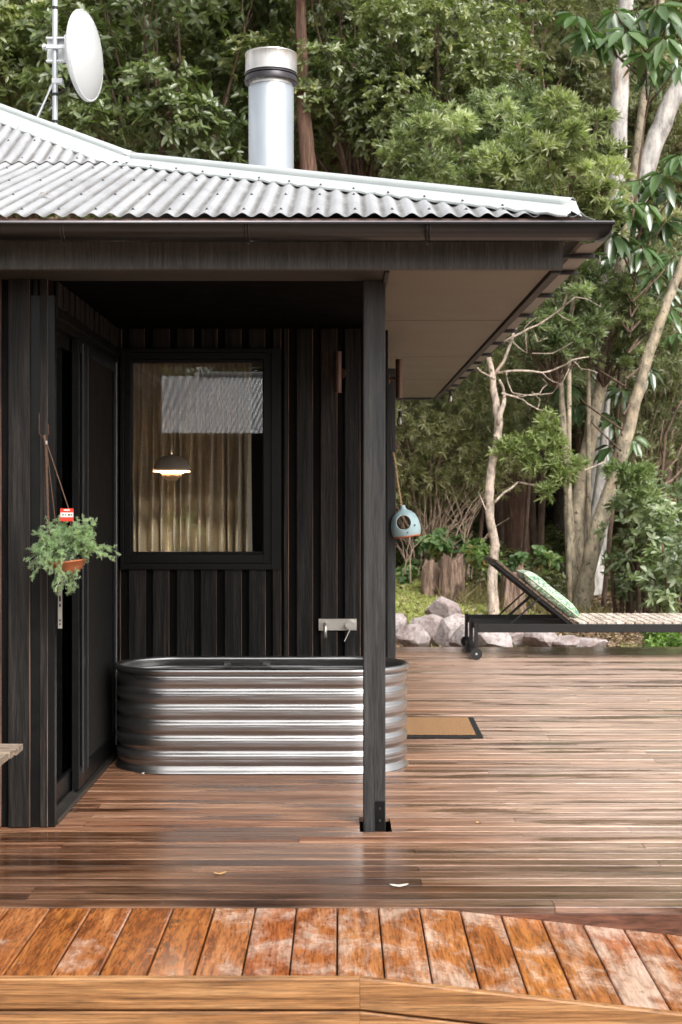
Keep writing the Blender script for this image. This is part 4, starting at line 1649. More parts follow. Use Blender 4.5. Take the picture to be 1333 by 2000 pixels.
proto_crown('bright0', M['leaf_bright'], M['bark_brown'], 71, 12, (.35, .3, .25), (.12, .2), 26, 8, .07, .024, r0=.01)
proto_crown('bramble0', M['leaf_bramble'], M['bark_twig'], 72, 13, (.42, .3, .20), (.10, .18), 9, 5, .10, .075, r0=.008, ang=(50, 90))


def tree(name, label, cat, group, base, top_c, key, scale, trunk_path, tr, barkmat, rz_=0.0, sides=10, extra=None, zs=1.0):
    """trunk along a path of world points, crown prototype centred at top_c"""
    base = Vector(base)
    t = empty(name, label, cat, base, group)
    if trunk_path:
        b = MB()
        pts = [Vector(p) - base for p in trunk_path]
        # refine with small bends
        fine = []
        rr_ = []
        rng = random.Random(hash(label) % 1000 if False else int(abs(base.x * 100 + base.y * 10)))
        for i in range(len(pts) - 1):
            for k in range(4):
                u = k / 4
                q = pts[i].lerp(pts[i + 1], u)
                if k: q += Vector((rng.uniform(-1, 1), rng.uniform(-1, 1), 0)) * tr[0] * .10
                fine.append(q); rr_.append((tr[i] * (1 - u) + tr[i + 1] * u) * rng.uniform(.95, 1.06))
        fine.append(pts[-1]); rr_.append(tr[-1])
        rr_[0] *= 1.25
        b.tube(fine, rr_, sides)
        if extra: extra(b, base)
        b.build('trunk', barkmat, t, smooth=True)
    if key:
        lm, bm_, rad = PROTO[key]
        for nm__, d in (('branches', bm_), ('crown', lm)):
            o = bpy.data.objects.new(nm__, d)
            o.location = Vector(top_c) - base
            o.scale = (scale, scale, scale * zs)
            o.rotation_euler = (0, 0, rz_)
            link(o, t)
    return t


def G(px, D, dz=-.05):
    x = (px - 664) * D / F
    return Vector((x, D, gh(x, D) + dz))


def upright(px_list, D):
    """px_list of (px,py) from bottom to top -> world path"""
    return [P(a, c, D) for a, c in px_list]


# --- broad-leaved trees behind the roof
front = [
    (60, 110, 21.5, 'broad0', 1.0, 'leafy tree behind the dish, at the left edge', .2),
    (330, 130, 20.5, 'broad1', 1.0, 'glossy broad-leaved tree behind the roof between dish and flue', 1.1),
    (560, 60, 22.5, 'broad2', .95, 'broad-leaved tree directly behind the steel flue', 2.2),
    (700, 110, 20.0, 'broad0', .72, 'broad-leaved tree right of the flue with leaves hanging in tiers', 3.0),
    (860, 170, 19.5, 'broad1', .60, 'rounded glossy tree above the middle of the ridge', 4.1),
    (880, 30, 21.0, 'broad2', .55, 'small dense crown high above the right half of the roof', .6),
]
for px, py, D, key, sc, lab, rz_ in front:
    c = P(px, py, D)
    g_ = G(min(px + 8, 700), D)
    tree('broadleaf_tree', lab, 'tree', 'broad-leaved trees behind the roof', g_, c, key, sc,
         [g_, P(min(px + 8, 700), 620, D), P(min(px + 8, 780), 400, D), c - Vector((0, 0, .6))], [.15, .12, .10, .06], M['bark_red'], rz_)
# second, darker row
row2 = [(-40, 120, 27, 'dark0', .9), (190, 60, 28, 'dark1', .95), (430, 90, 29, 'dark0', .9), (640, 130, 27.5, 'dark1', .85), (800, 40, 29, 'dark0', .9), (960, 150, 27, 'dark1', .8),
        (1080, 80, 28, 'dark0', .85), (1130, 300, 27, 'dark1', .75), (1280, 120, 29, 'dark1', .9), (1380, 330, 28, 'dark0', .85), (1240, 520, 29, 'dark0', .8), (1060, 480, 28, 'dark1', .7), (1400, 620, 27, 'dark1', .75),
        (860, 430, 27, 'dark0', .75), (880, 800, 26, 'olive0', 1.0), (1020, 760, 27, 'olive1', 1.1), (1290, 760, 26.5, 'olive0', 1.0), (1180, 880, 28, 'dark0', .45), (1330, 950, 28, 'dark1', .5), (1060, 980, 28.5, 'dark0', .4), (860, 960, 26, 'dark1', .35)]
ROW2L = ['at the left edge behind the dish', 'high behind the dish', 'between dish and flue, set back', 'behind the flue, set back', 'above the middle of the ridge, set back', 'in the dark gap above the wattles',
         'at the top of the dark gap, left of the gums', 'low in the dark gap left of the upright gum', 'behind the umbrella leaves at the top right', 'behind the leaning gum at the right edge', 'behind the clump beside the eave corner',
         'behind the dead branches at the eave', 'outside the right edge, showing a few leaves', 'behind the roof corner, barely showing', 'between the house corner and the dead tree, set back', 'behind the dead tree crown, set back',
         'right of the speckled trunks, set back', 'small, low behind the pale clump', 'small, low at the right edge', 'small, low behind the stringybark', 'small, low beyond the bird feeder']
for i, (px, py, D, key, sc) in enumerate(row2):
    c = P(px, py, D); g_ = G(px, D)
    tree('forest_tree', 'shaded forest tree ' + ROW2L[i], 'tree', 'shaded forest trees in the second row', g_, c, key, sc,
         [g_, g_.lerp(c, .5), c], [.14, .11, .05], M['bark_dark'], i * 1.3)
for i, (px, py, D, key, sc, lab) in enumerate(((1040, 40, 24.5, 'olive0', .95, 'at the top beside the shaded red-brown trunk'), (1130, 170, 25.5, 'olive1', .85, 'left of the upright gum trunk'), (1010, 190, 25, 'broad2', .50, 'in the gap above the right end of the roof'),
                                            (1330, 260, 25.5, 'olive1', .8, 'behind the leaning gum'), (1290, 480, 25, 'olive0', .9, 'between umbrella leaves at the right edge'), (1160, 480, 25, 'olive1', .7, 'just right of the eave corner'),
                                            (1345, 830, 24.5, 'olive0', .8, 'right of the grey-brown leaning trunk'), (980, 640, 24.5, 'olive1', .7, 'beneath the eave behind the bare branches'), (590, 210, 25, 'olive1', .8, 'right behind the flue top'), (770, 270, 24.5, 'olive0', .6, 'low over the ridge behind the forked trunk'))):
    c = P(px, py, D); g_ = G(px, D)
    tree('backdrop_tree', 'soft olive-green tree ' + lab, 'tree', 'soft olive trees filling the middle distance', g_, c, key, sc, [g_, g_.lerp(c, .5), c], [.07, .05, .03], M['bark_brown'], i * 1.7)
# tall canopy whose crowns shade the forest from above (tops out of the frame)
can = [(60, -300, 30, 1.1), (520, -320, 31, 1.1), (1000, -300, 30, 1.1), (1480, -260, 29, 1.1),
       (150, -350, 33, 1.3), (600, -350, 34, 1.3), (1100, -350, 33, 1.3), (1500, -300, 34, 1.3)]
CANL = ['above the dish', 'above the flue', 'above the dark gap', 'above the right edge', 'far behind, above the dish', 'far behind, above the flue', 'far behind, above the gum trunks', 'far behind, beyond the right edge']
for i, (px, py, D, sc) in enumerate(can):
    c = P(px, py, D); g_ = G(px, D)
    tree('canopy_tree', 'tall forest tree with its crown out of frame, ' + CANL[i], 'tree', 'tall canopy trees above the frame', g_, c, 'dark%d' % (i % 2), sc,
         [g_, g_.lerp(c, .5), c], [.2, .16, .08], M['bark_red'], i * 2.1)

# far hillside wood: one mass
rng = np.random.default_rng(99)
bo = []
for _ in range(900):
    y = rng.uniform(33, 88)
    x = rng.uniform(-.36, .36) * y + rng.normal(0, 2)
    s_ = rng.uniform(1.0, 1.9)
    bo.append(((x, y, gh(x, y) + rng.uniform(.5, 4.5)), s_))
args = crown_leaves(rng, bo, 26, 6, .36, .13, ang=(30, 85), up=.2)
hm = leaf_mesh('hillside_wood', M['leaf_olive'], *args)
tag(link(bpy.data.objects.new('hillside_wood', hm)), 'dark wooded hillside closing the view behind the trees', 'wood', kind='stuff')

# --- bright feathery shrubs rising over the right end of the roof
for (gpx, px, py, D, key, sc, lab, a) in (
        (740, 905, 330, 17.5, 'fine0', .80, 'light green feathery wattle rising over the ridge right of centre', .4),
        (750, 1085, 350, 17.0, 'fine1', .85, 'light green feathery wattle above the right end of the roof', 1.9),
        (730, 985, 265, 18.5, 'fine0', .55, 'small feathery sprig crown between the two pale wattles', 3.3),
        (1112, 1085, 600, 18.5, 'fine1', .80, 'olive feathery tree under the eave corner behind dead twigs', .9),
        (1150, 1180, 640, 19.5, 'fine0', .62, 'olive feathery crown right of the eave around the speckled trunks', 2.6)):
    c = P(px, py, D); g_ = G(gpx, D)
    tree('wattle_tree', lab, 'tree', 'feathery wattles', g_, c, key, sc, [g_, P(gpx, 640, D), P(gpx + 20, 500, D), c - Vector((0, 0, .3))], [.034, .03, .026, .02], M['bark_speck'], a)
# weeping olive foliage left of the dead tree
for (px, py, D, key, sc, lab, a) in (
        (840, 850, 20.0, 'olive0', .78, 'weeping olive-leaved tree between the house corner and the dead tree', 0),
        (930, 800, 21.5, 'olive1', .75, 'olive-leaved tree just behind the bleached dead tree', 1.2),
        (1020, 690, 22.0, 'olive0', .70, 'olive-leaved tree behind the bare upper branches', 2.4),
        (1260, 760, 22.5, 'olive1', .80, 'olive-leaved tree right of the leaning speckled trunk', 3.6),
        (1310, 610, 23.0, 'olive0', .75, 'olive-leaved tree high at the right edge', 4.2)):
    c = P(px, py, D); g_ = G(px, D)
    tree('olive_tree', lab, 'tree', 'olive-leaved understorey trees', g_, c, key, sc, [g_, g_.lerp(c, .5) + Vector((.12, 0, 0)), c], [.04, .03, .02], M['bark_brown'], a)

# --- individual trunks
def trunk_tree(name, label, path, widths, D, mat, group=None, extra=None, zbase=None):
    w = [P(a, c, D) for a, c in path]
    r = [x * D / F / 2 for x in widths]
    g_ = Vector((w[0].x, D, gh(w[0].x, D) - .08))
    if w[0].z > g_.z + .02:
        w = [g_] + w; r = [r[0] * 1.1] + r
    base = w[0].copy()
    return tree(name, label, 'tree', group, base, None, None, 1, w, r, mat, extra=extra, sides=14)


trunk_tree('stringybark_tree', 'thick red-brown stringybark trunk behind the raised lounger back', [(1016, 1170), (1010, 1050), (1006, 900), (1002, 700), (1000, 500), (1003, 250), (1010, 60), (1014, -120)], [56, 50, 46, 42, 40, 36, 34, 30], 23.5, M['bark_red'])
trunk_tree('stringybark_tree', 'straight red-brown trunk rising just right of the flue', [(664, 700), (665, 500), (666, 340), (663, 150), (661, 0), (660, -120)], [34, 32, 28, 26, 25, 22], 22.5, M['bark_red'])
trunk_tree('stringybark_tree', 'slim second trunk close beside the straight one right of the flue', [(690, 700), (686, 340), (682, 120), (679, -120)], [20, 18, 15, 13], 24.5, M['bark_red'])
trunk_tree('stringybark_tree', 'leaning red-brown trunk half hidden by the flue', [(640, 700), (603, 330), (592, 180), (588, 60), (584, -100)], [34, 32, 25, 22, 20], 19.0, M['bark_red'])
trunk_tree('stringybark_tree', 'shaded red-brown trunk at the top of the picture right of the roof trees', [(985, 700), (988, 350), (992, 100), (990, -120)], [34, 30, 28, 26], 25.5, M['bark_red'])
def fork(b, base):
    for pth, w in (([(792, 190), (775, 120), (762, 60), (750, 20)], 16), ([(795, 190), (808, 120), (820, 90)], 12), ([(790, 330), (835, 300), (880, 262)], 20), ([(790, 340), (760, 300), (745, 260)], 8)):
        b.tube([P(a, c, 22.0) - base for a, c in pth], [w * 22 / F / 2 * (1 - .2 * i) for i in range(len(pth))], 8)
trunk_tree('forked_tree', 'grey-brown forked trunk in the dark gap right of the flue', [(792, 700), (792, 350), (792, 250), (793, 180)], [28, 24, 22, 18], 22.0, M['bark_brown'], extra=fork)
trunk_tree('gum_tree', 'upright smooth white gum trunk in the right-hand wood', [(1160, 1200), (1156, 1050), (1166, 900), (1162, 800), (1176, 700), (1198, 500), (1204, 330), (1212, 180), (1219, 60), (1224, -100)], [46, 40, 40, 34, 32, 34, 36, 33, 30, 28], 22.0, M['bark_white'])
trunk_tree('gum_tree', 'white gum trunk leaning right out of the top right corner', [(1172, 1190), (1180, 850), (1205, 560), (1234, 430), (1268, 310), (1302, 220), (1345, 130), (1390, 20)], [36, 34, 36, 38, 38, 36, 33, 30], 23.5, M['bark_white'])
trunk_tree('gum_tree', 'narrow grey gum trunk just right of the leaning speckled one', [(1144, 1200), (1150, 1080), (1168, 960), (1180, 870), (1190, 760)], [22, 20, 18, 16, 10], 21.0, M['bark_white'])
trunk_tree('speckled_tree', 'speckled trunk leaning right towards the edge of the picture', [(1136, 1185), (1150, 1110), (1178, 1000), (1208, 915), (1234, 812), (1262, 705), (1290, 625), (1316, 555), (1345, 490)], [38, 32, 30, 28, 25, 23, 21, 19, 16], 19.0, M['bark_speck'])
trunk_tree('speckled_tree', 'speckled trunk in the middle of the clump, curving up and right', [(1130, 1150), (1128, 1000), (1148, 880), (1166, 790), (1186, 690), (1204, 590), (1222, 450), (1238, 340), (1256, 200), (1278, 80), (1300, -40)], [30, 30, 28, 25, 23, 20, 17, 15, 14, 13, 12], 19.6, M['bark_speck'])
trunk_tree('speckled_tree', 'slender speckled sapling, leftmost of the pale clump', [(1120, 1190), (1116, 1110), (1110, 960), (1103, 850), (1097, 770), (1094, 700)], [26, 20, 17, 13, 11, 8], 19.3, M['bark_speck'])
trunk_tree('sapling', 'slim brown trunk between the stringybark and the pale clump', [(1052, 1190), (1056, 1060), (1062, 920), (1066, 780), (1070, 640)], [17, 15, 13, 12, 9], 24, M['bark_brown'])
trunk_tree('forest_tree', 'dull grey trunk in shade behind the pale clump', [(1092, 1200), (1098, 1030), (1104, 880), (1108, 700), (1110, 500)], [36, 32, 28, 26, 22], 27, M['bark_dark'])
trunk_tree('forest_tree', 'grey-brown trunk leaning right near the right edge', [(1285, 1190), (1292, 1020), (1303, 900), (1318, 760), (1345, 560)], [34, 30, 26, 22, 18], 23, M['bark_brown'])
trunk_tree('forest_tree', 'dark trunk beyond the bird feeder', [(790, 1150), (786, 1000), (790, 800), (796, 600)], [20, 19, 17, 14], 23, M['bark_red'])
trunk_tree('forest_tree', 'faint brown trunk left of the dead tree', [(868, 1150), (872, 1020), (868, 880), (866, 700)], [22, 20, 17, 14], 25, M['bark_red'])
trunk_tree('forest_tree', 'second faint brown trunk close left of the dead tree', [(916, 1150), (914, 1000), (908, 850)], [16, 15, 12], 25.5, M['bark_red'])
def twigs_r(b, base):
    for pth, w in (([(1286, 990), (1296, 900), (1300, 850), (1322, 800), (1340, 770)], 7), ([(1300, 1010), (1320, 960), (1345, 925)], 5), ([(1296, 900), (1290, 860), (1296, 820)], 4)):
        b.tube([P(a, c, 20.5) - base for a, c in pth], [w * 20.5 / F / 2 * (1 - .12 * i) for i in range(len(pth))], 6)
trunk_tree('bare_sapling', 'thin bare brown sapling at the right edge', [(1262, 1150), (1270, 1050), (1286, 990)], [9, 8, 7], 20.5, M['bark_brown'], extra=twigs_r)

# --- bleached dead tree with branches and two leafy sprays
DT = 17.4
def dead(b, base):
    brs = [([(972, 830), (984, 790), (985, 770), (976, 742)], 10), ([(966, 740), (948, 730), (933, 718)], 5),
           ([(964, 735), (985, 705), (1000, 665), (1010, 640), (1018, 618)], 7), ([(974, 728), (1010, 724), (1060, 728), (1092, 718), (1118, 703), (1150, 697)], 5),
           ([(980, 768), (1010, 776), (1030, 788), (1052, 800), (1078, 806)], 4.5), ([(984, 668), (1015, 652), (1050, 635), (1090, 608), (1124, 580)], 5),
           ([(966, 982), (985, 962), (1012, 942), (1035, 946), (1060, 953), (1085, 940), (1110, 930), (1150, 915), (1178, 903)], 5),
           ([(1000, 665), (1030, 690), (1025, 640), (1048, 620)], 3), ([(990, 724), (992, 745), (1000, 765), (1020, 775), (1055, 768), (1070, 750), (1060, 740)], 2.6),
           ([(1005, 768), (1040, 772), (1080, 768), (1100, 745), (1112, 720)], 2.6), ([(1050, 800), (1055, 780), (1040, 765)], 2.2), ([(1060, 728), (1080, 745), (1100, 752)], 2.4),
           ([(1088, 608), (1100, 620), (1118, 628)], 2.2), ([(1045, 650), (1052, 668), (1070, 660)], 2.2), ([(1118, 703), (1135, 720), (1168, 728)], 2.2), ([(1040, 690), (1080, 690), (1120, 668)], 2),
           ([(966, 850), (975, 862), (990, 858)], 3), ([(958, 1010), (945, 985), (935, 960)], 3), ([(1018, 618), (1035, 605), (1060, 590)], 2.2), ([(1124, 580), (1150, 585), (1175, 600)], 2)]
    rr_ = random.Random(8)
    for pth, w in brs:
        D0 = DT
        pts = []
        for i, (a, c) in enumerate(pth):
            pts.append(P(a, c, DT + .12 * math.sin(i * 1.3 + a)) - base)
        fine = []
        for i in range(len(pts) - 1):
            fine += [pts[i], pts[i].lerp(pts[i + 1], .5) + Vector((rr_.uniform(-1, 1), rr_.uniform(-1, 1), rr_.uniform(-1, 1))) * .012]
        fine.append(pts[-1])
        b.tube(fine, [w * DT / F / 2 * (1 - .6 * i / len(fine)) for i in range(len(fine))], 7)
dt = trunk_tree('dead_tree', 'crooked bleached dead tree with bare branches behind the lounger back', [(964, 1178), (962, 1120), (968, 1065), (957, 1010), (957, 960), (962, 905), (972, 860), (974, 815), (966, 770), (961, 725), (955, 698)], [22, 19, 18, 17, 17, 16, 16, 16, 13, 11, 10], DT, M['bark_dead'], extra=dead)


def spray(parent, cpts, D, seed, mat, base, name='leaf_spray', r=.13, twigs=20, per=9, L=.095, W=.017):
    rng = np.random.default_rng(seed)
    bo = [(tuple(P(a, c, D) - base), r * rng.uniform(.7, 1.3)) for a, c in cpts]
    me = leaf_mesh(name, mat, *crown_leaves(rng, bo, twigs, per, L, W, ang=(20, 75), up=.5))
    o = bpy.data.objects.new(name, me)
    return link(o, parent)


bse = dt.location
M['leaf_spray'] = leaf_material('fresh_feathery_leaf', [(0, (.11, .15, .05)), (.5, (.25, .30, .125)), (1, (.44, .48, .25))], .42, .35)
spray(dt, [(985, 885), (1000, 870), (1020, 865), (1045, 850), (1070, 838), (1085, 860), (1060, 880), (1030, 890), (1090, 890), (1075, 905), (1110, 925), (1095, 935), (1128, 905), (1040, 905), (1068, 820), (985, 870), (1068, 960)], DT - .1, 4, M['leaf_spray'], bse)
spray(dt, [(1210, 915), (1235, 925), (1258, 935), (1225, 940), (1250, 955), (1272, 965), (1195, 920), (1262, 915)], DT + .2, 5, M['leaf_spray'], bse)


# --- umbrella tree: large palmate whorls
def palmate(b_pos, rng, D):
    Ps, Ds, Ns, Ls, Ws, Ts = [], [], [], [], [], []
    for (px, py, s) in b_pos:
        dd_ = D + rng.uniform(-.5, .5) + (1.6 if py > 480 else 0)
        c = np.array(P(px, py, dd_))
        ax = np.array([rng.normal(0, .25), -.45 + rng.normal(0, .2), 1.0]); ax /= np.linalg.norm(ax)
        n = rng.integers(10, 15)
        r1 = np.cross(ax, [.2, .9, .1]); r1 /= np.linalg.norm(r1); r2 = np.cross(ax, r1)
        bt = rng.uniform(.2, .8)
        for k in range(n):
            a = 2 * np.pi * k / n + rng.normal(0, .12)
            q = math.radians(rng.uniform(88, 138))
            d = ax * math.cos(q) + (r1 * math.cos(a) + r2 * math.sin(a)) * math.sin(q)
            Ps.append(c + d * .05); Ds.append(d); Ns.append(ax + (r1 * math.cos(a) + r2 * math.sin(a)) * .3)
            L_ = s * rng.uniform(.28, .38)
            Ls.append(L_); Ws.append(L_ * .40); Ts.append(np.clip(bt + rng.normal(0, .12), 0, 1))
    return [np.array(v) for v in (Ps, Ds, Ns, Ls, Ws, Ts)]


rng = np.random.default_rng(12)
whorls = [(1128, 30, 1.0), (1200, 20, 1.1), (1180, 75, .9), (1222, 60, 1.1), (1262, 105, 1.05), (1300, 70, 1), (1325, 120, 1), (1285, 10, 1), (1250, 350, 1), (1292, 335, 1.1), (1318, 375, 1), (1225, 390, .8),
          (1262, 395, .9), (1205, 455, .9), (1255, 480, 1.05), (1192, 500, .8), (1300, 430, .9), (1318, 500, 1), (1250, 570, .95), (1300, 560, .8), (1282, 600, .8), (1095, 665, .8), (1130, 790, 1), (1105, 750, .7), (1200, 815, .9), (1215, 760, .8), (1195, 870, .9), (1235, 855, .7), (1330, 300, .9),
          (1165, 560, .6), (1225, 670, .7), (1270, 720, .7), (1320, 650, .8), (1150, 60, 1), (1240, 20, 1), (1310, 30, 1), (1275, 140, .8), (1230, 420, .9), (1275, 450, .9), (1228, 530, .8), (1280, 530, .8), (1310, 600, .8), (1200, 560, .7)]
lm = leaf_mesh('crown', M['leaf_umbrella'], *palmate(whorls, rng, 18.3), droop=.34, fold=.12)
def ustem(b, base):
    for (px, py, s) in whorls:
        e = P(px, py, 18.3 + (1.6 if py > 480 else 0))
        zt = max(P(0, 1080, 18.5).z + .2, e.z - .7)
        fr = (e.z - base.z) / 6.5
        tpx = 1190 + (1090 - py) * .075
        s0 = P(tpx, min(1080, py + 90), 18.6)
        b.tube([s0 - base, s0.lerp(e, .6) - base + Vector((0, 0, -.05)), e - base], [.016, .012, .007], 5, cap=False)
ut = trunk_tree('umbrella_tree', 'umbrella tree with whorls of large glossy leaves in the upper right', [(1178, 1190), (1196, 1000), (1205, 800), (1222, 600), (1240, 400), (1262, 200), (1280, 0)], [10, 9, 9, 8, 8, 7, 6], 20.4, M['bark_brown'], extra=ustem)
co = bpy.data.objects.new('crown', lm); co.location = -ut.location; link(co, ut)

# --- shrubs
for (px, py, D, key, sc, lab, a) in (
        (1248, 1035, 18.2, 'shrub0', .78, 'dull green shrub with reddish stems right of the speckled trunks', 0),
        (1215, 1120, 18.4, 'shrub1', .45, 'low part-shaded shrub at the foot of the speckled trunks', 1.1),
        (1280, 1110, 18.4, 'shrub1', .68, 'dull green shrub second from the right edge', 2.2),
        (1322, 1130, 17.4, 'shrub0', .70, 'deep green shrub cut by the right edge above the slats', 3.2),
        (1325, 1010, 19.5, 'shrub1', .8, 'shrub high at the right edge behind the others', 4.0)):
    c = P(px, py, D); g_ = G(px, D)
    stems = lambda b, base, px=px, D=D: [b.tube([Vector((dx * .6, 0, .0)), Vector((dx, .02, .6)), P(px, 1060, D) - base + Vector((dx * 1.5, 0, 0))], [.028, .022, .012], 6) for dx in (-.12, .10, .18)]
    tree('shrub', lab, 'shrub', 'leafy shrubs at the forest edge', g_, c, key, sc, [g_, g_.lerp(c, .5), c], [.035, .03, .015], M['bark_brown'], a, extra=stems)
c = P(1312, 1240, 15.4); g_ = G(1312, 15.4)
tree('shrub', 'bright green low plant beyond the deck at the right edge', 'shrub', None, g_, c, 'bright0', .8, [g_, c], [.01, .006], M['bark_brown'])
for i, (px, py, D, sc, lab) in enumerate(((870, 1064, 18.8, .8, 'bramble clump growing over the cut stumps'), (938, 1085, 18.2, .8, 'bramble clump with pinkish shoots left of the dead tree'),
                                          (1045, 1095, 18.0, .7, 'small bramble with reddish tips behind the lounger back'), (800, 1120, 19.0, .7, 'bramble clump beside the house corner'), (985, 1120, 18.6, .6, 'bramble sprig between dead tree and lounger back'))):
    c = P(px, py, D); g_ = G(px, D)
    tree('bramble', lab, 'bramble', 'brambles at the forest edge', g_, c, 'bramble0', sc, [g_, c], [.008, .004], M['bark_twig'], i * 1.4)

# bare twiggy canes
rc = random.Random(31)
t = empty('bare_canes', 'tangle of bare pale canes beside the bird feeder and stumps', 'dry canes', G(840, 18.9))
for k in range(26):
    px0 = rc.uniform(790, 925); D = rc.uniform(18.4, 19.6)
    a = P(px0, rc.uniform(1110, 1140), D)
    lean = rc.uniform(-60, 90)
    hgt = rc.uniform(70, 210)
    pts = [a]
    for i in range(1, 7):
        u = i / 6
        pts.append(P(px0 + lean * u * u + rc.uniform(-3, 3), 1125 - hgt * (u - .12 * u * u * abs(lean) / 60), D + .2 * u))
    b = MB(); b.tube([p - t.location for p in pts], [.010 * (1 - .12 * i) for i in range(7)], 5, cap=False)
    for _ in range(2):
        q = pts[rc.randint(2, 4)]
        b.tube([q - t.location, q - t.location + Vector((rc.uniform(-.25, .25), 0, rc.uniform(.1, .3)))], [.005, .0025], 4, cap=False)
    b.build('cane', M['bark_twig'], t)


# --- stumps
def stump(label, px, py_top, py_bot, w, D, seed):
    r = random.Random(seed)
    base = P(px, py_bot, D); base.z = min(base.z, gh(base.x, D)) - .03
    H = P(px, py_top, D).z - base.z
    rad = w * D / F / 2
    o = empty('tree_stump', label, 'stump', base, 'cut stumps at the forest edge')
    n = 40
    ph = [r.uniform(0, 6) for _ in range(4)]
    vs, fs = [], []
    rows = 8
    for j in range(rows + 1):
        u = j / rows
        for k in range(n):
            a = 2 * math.pi * k / n
            rr_ = rad * (1.22 - .25 * u) * (1 + .10 * math.sin(3 * a + ph[0]) + .06 * math.sin(7 * a + ph[1] + u * 2) + r.uniform(-.04, .04))
            zt = H * u + (.06 * math.sin(2 * a + ph[2]) + .015 * math.sin(9 * a + ph[3]) + r.uniform(-.015, .02) if j == rows else 0)
            vs.append((rr_ * math.cos(a), rr_ * math.sin(a), zt))
    for j in range(rows):
        for k in range(n):
            fs.append((j * n + k, j * n + (k + 1) % n, (j + 1) * n + (k + 1) % n, (j + 1) * n + k))
    vs.append((0, 0, H * .93)); c_ = len(vs) - 1
    for k in range(n): fs.append((rows * n + k, rows * n + (k + 1) % n, c_))
    b = MB(); b.add(vs, fs); b.build('stump_wood', M['stump'], o, smooth=False)


stump('shorter pale cut stump, left of the two beside the bird feeder', 842, 1102, 1150, 34, 18.1, 1)
stump('taller splintered cut stump, right of the two', 884, 1092, 1156, 42, 17.9, 2)
stump('broken brown stump behind the lounger struts', 1000, 1112, 1205, 44, 17.9, 3)


# ------------------------------------------------------------------ rocks
def rock(label, px, py, w, h, D, seed, group='pinkish boulders edging the deck', flat=1.0):
    c = P(px, py, D)
    rx, rzz = w * D / F / 2 * 1.2, h * D / F / 2 * 1.22
    bm = bmesh.new()
    bmesh.ops.create_icosphere(bm, subdivisions=3, radius=1)
    r = np.random.default_rng(seed)
    planes = [(rdir(r, 1)[0], r.uniform(.55, .86)) for _ in range(13)]
    for v in bm.verts:
        p = np.array(v.co)
        for nrm, d in planes:
            q = float(p @ nrm)
            if q > d: p = p - nrm * (q - d) * .93
        p = p * (1 + .04 * math.sin(p[0] * 6 + seed) * math.sin(p[2] * 5 + p[1] * 4) + r.normal(0, .016))
        v.co = (p[0] * rx * 1.12, p[1] * rx * 1.0, p[2] * rzz * 1.15)
    me = bpy.data.meshes.new('boulder'); bm.to_mesh(me); bm.free()
    me.materials.append(M['rock'])
    me.polygons.foreach_set('use_smooth', [True] * len(me.polygons)); me.set_sharp_from_angle(angle=R(24))
    o = bpy.data.objects.new('boulder', me)
    o.location = c
    link(o); tag(o, label, 'rock', group)


rk = [(868, 1190, 72, 42, 16.2, 'rounded pale boulder, highest of the group beyond the deck'),
      (835, 1232, 68, 58, 15.4, 'upright boulder with a dark hollow on its right side'),
      (808, 1246, 62, 40, 14.9, 'pinkish boulder at the deck edge, second from the house corner'),
      (884, 1238, 66, 60, 15.2, 'large sloping boulder just left of the lounger wheels'),
      (778, 1218, 40, 40, 15.8, 'boulder half hidden by the house corner'),
      (905, 1246, 44, 40, 14.7, 'small boulder directly behind the lounger wheels'),
      (965, 1252, 80, 42, 14.8, 'low reddish boulder seen under the lounger frame'),
      (1010, 1246, 60, 36, 15.2, 'boulder under the middle of the lounger frame'),
      (1062, 1250, 64, 40, 15.0, 'flat grey boulder under the lounger, right of the reddish one'),
      (1110, 1256, 60, 26, 14.9, 'low slab rock under the lounger'),
      (1152, 1258, 62, 22, 14.8, 'rightmost flat rock at the deck edge'),
      (935, 1222, 50, 34, 16.0, 'mulch-dusted boulder behind the lounger rail'),
      (1035, 1222, 46, 26, 16.3, 'small rock in the leaf litter behind the rails')]
for i, (px, py, w, h, D, lab) in enumerate(rk):
    rock(lab, px, py, w, h, D, 100 + i)

# ------------------------------------------------------------------ grass, litter
rng = np.random.default_rng(5)


def scatter_blades(name, label, n, xr, yr, cond, L, W, mat, up=1.0, cat='grass'):
    x = rng.uniform(xr[0], xr[1], n); y = rng.uniform(yr[0], yr[1], n)
    k = cond(x, y); x, y = x[k], y[k]; n = len(x)
    z = ground_h(x, y)
    d = rng.normal(size=(n, 3)) * .55; d[:, 2] = up
    nr = rng.normal(size=(n, 3)); nr[:, 2] *= .3
    S = rng.normal(1, .3, n).clip(.4, 2)
    me = leaf_mesh(name, mat, np.stack([x, y, z - .01], 1), d, nr, L * S, W * np.ones(n), rng.random(n), droop=.25, fold=.1)
    o = bpy.data.objects.new(name, me); link(o); tag(o, label, cat, kind='stuff')


def n2(x, y): return np.sin(x * 3.1 + 1) * np.sin(y * 2.3) + .5 * np.sin(x * 7 + y * 5)


scatter_blades('grass', 'short yellow-green grass on the mound beyond the deck', 130000, (.3, 3.2), (15.6, 20.5),
               lambda x, y: (y > 16.3 + .6 * np.clip(x - 1.2, 0, 3) + .25 * n2(x, y)) & (x < 2.6 + .3 * n2(y, x)), .06, .0085, M['grass'])
scatter_blades('long_grass', 'tall dry grass tufts around the stumps', 5000, (1.3, 3.4), (17.6, 19.4), lambda x, y: n2(x * 1.4, y * 1.7) > .25, .26, .007, M['drygrass'], 1.6)
scatter_blades('grass_tufts', 'green tufts between the boulders at the deck edge', 9000, (.5, 4.6), (14.2, 15.9), lambda x, y: n2(x * 2.3, y * 2.9 + 1) > .95, .10, .007, M['grass'], 1.4)


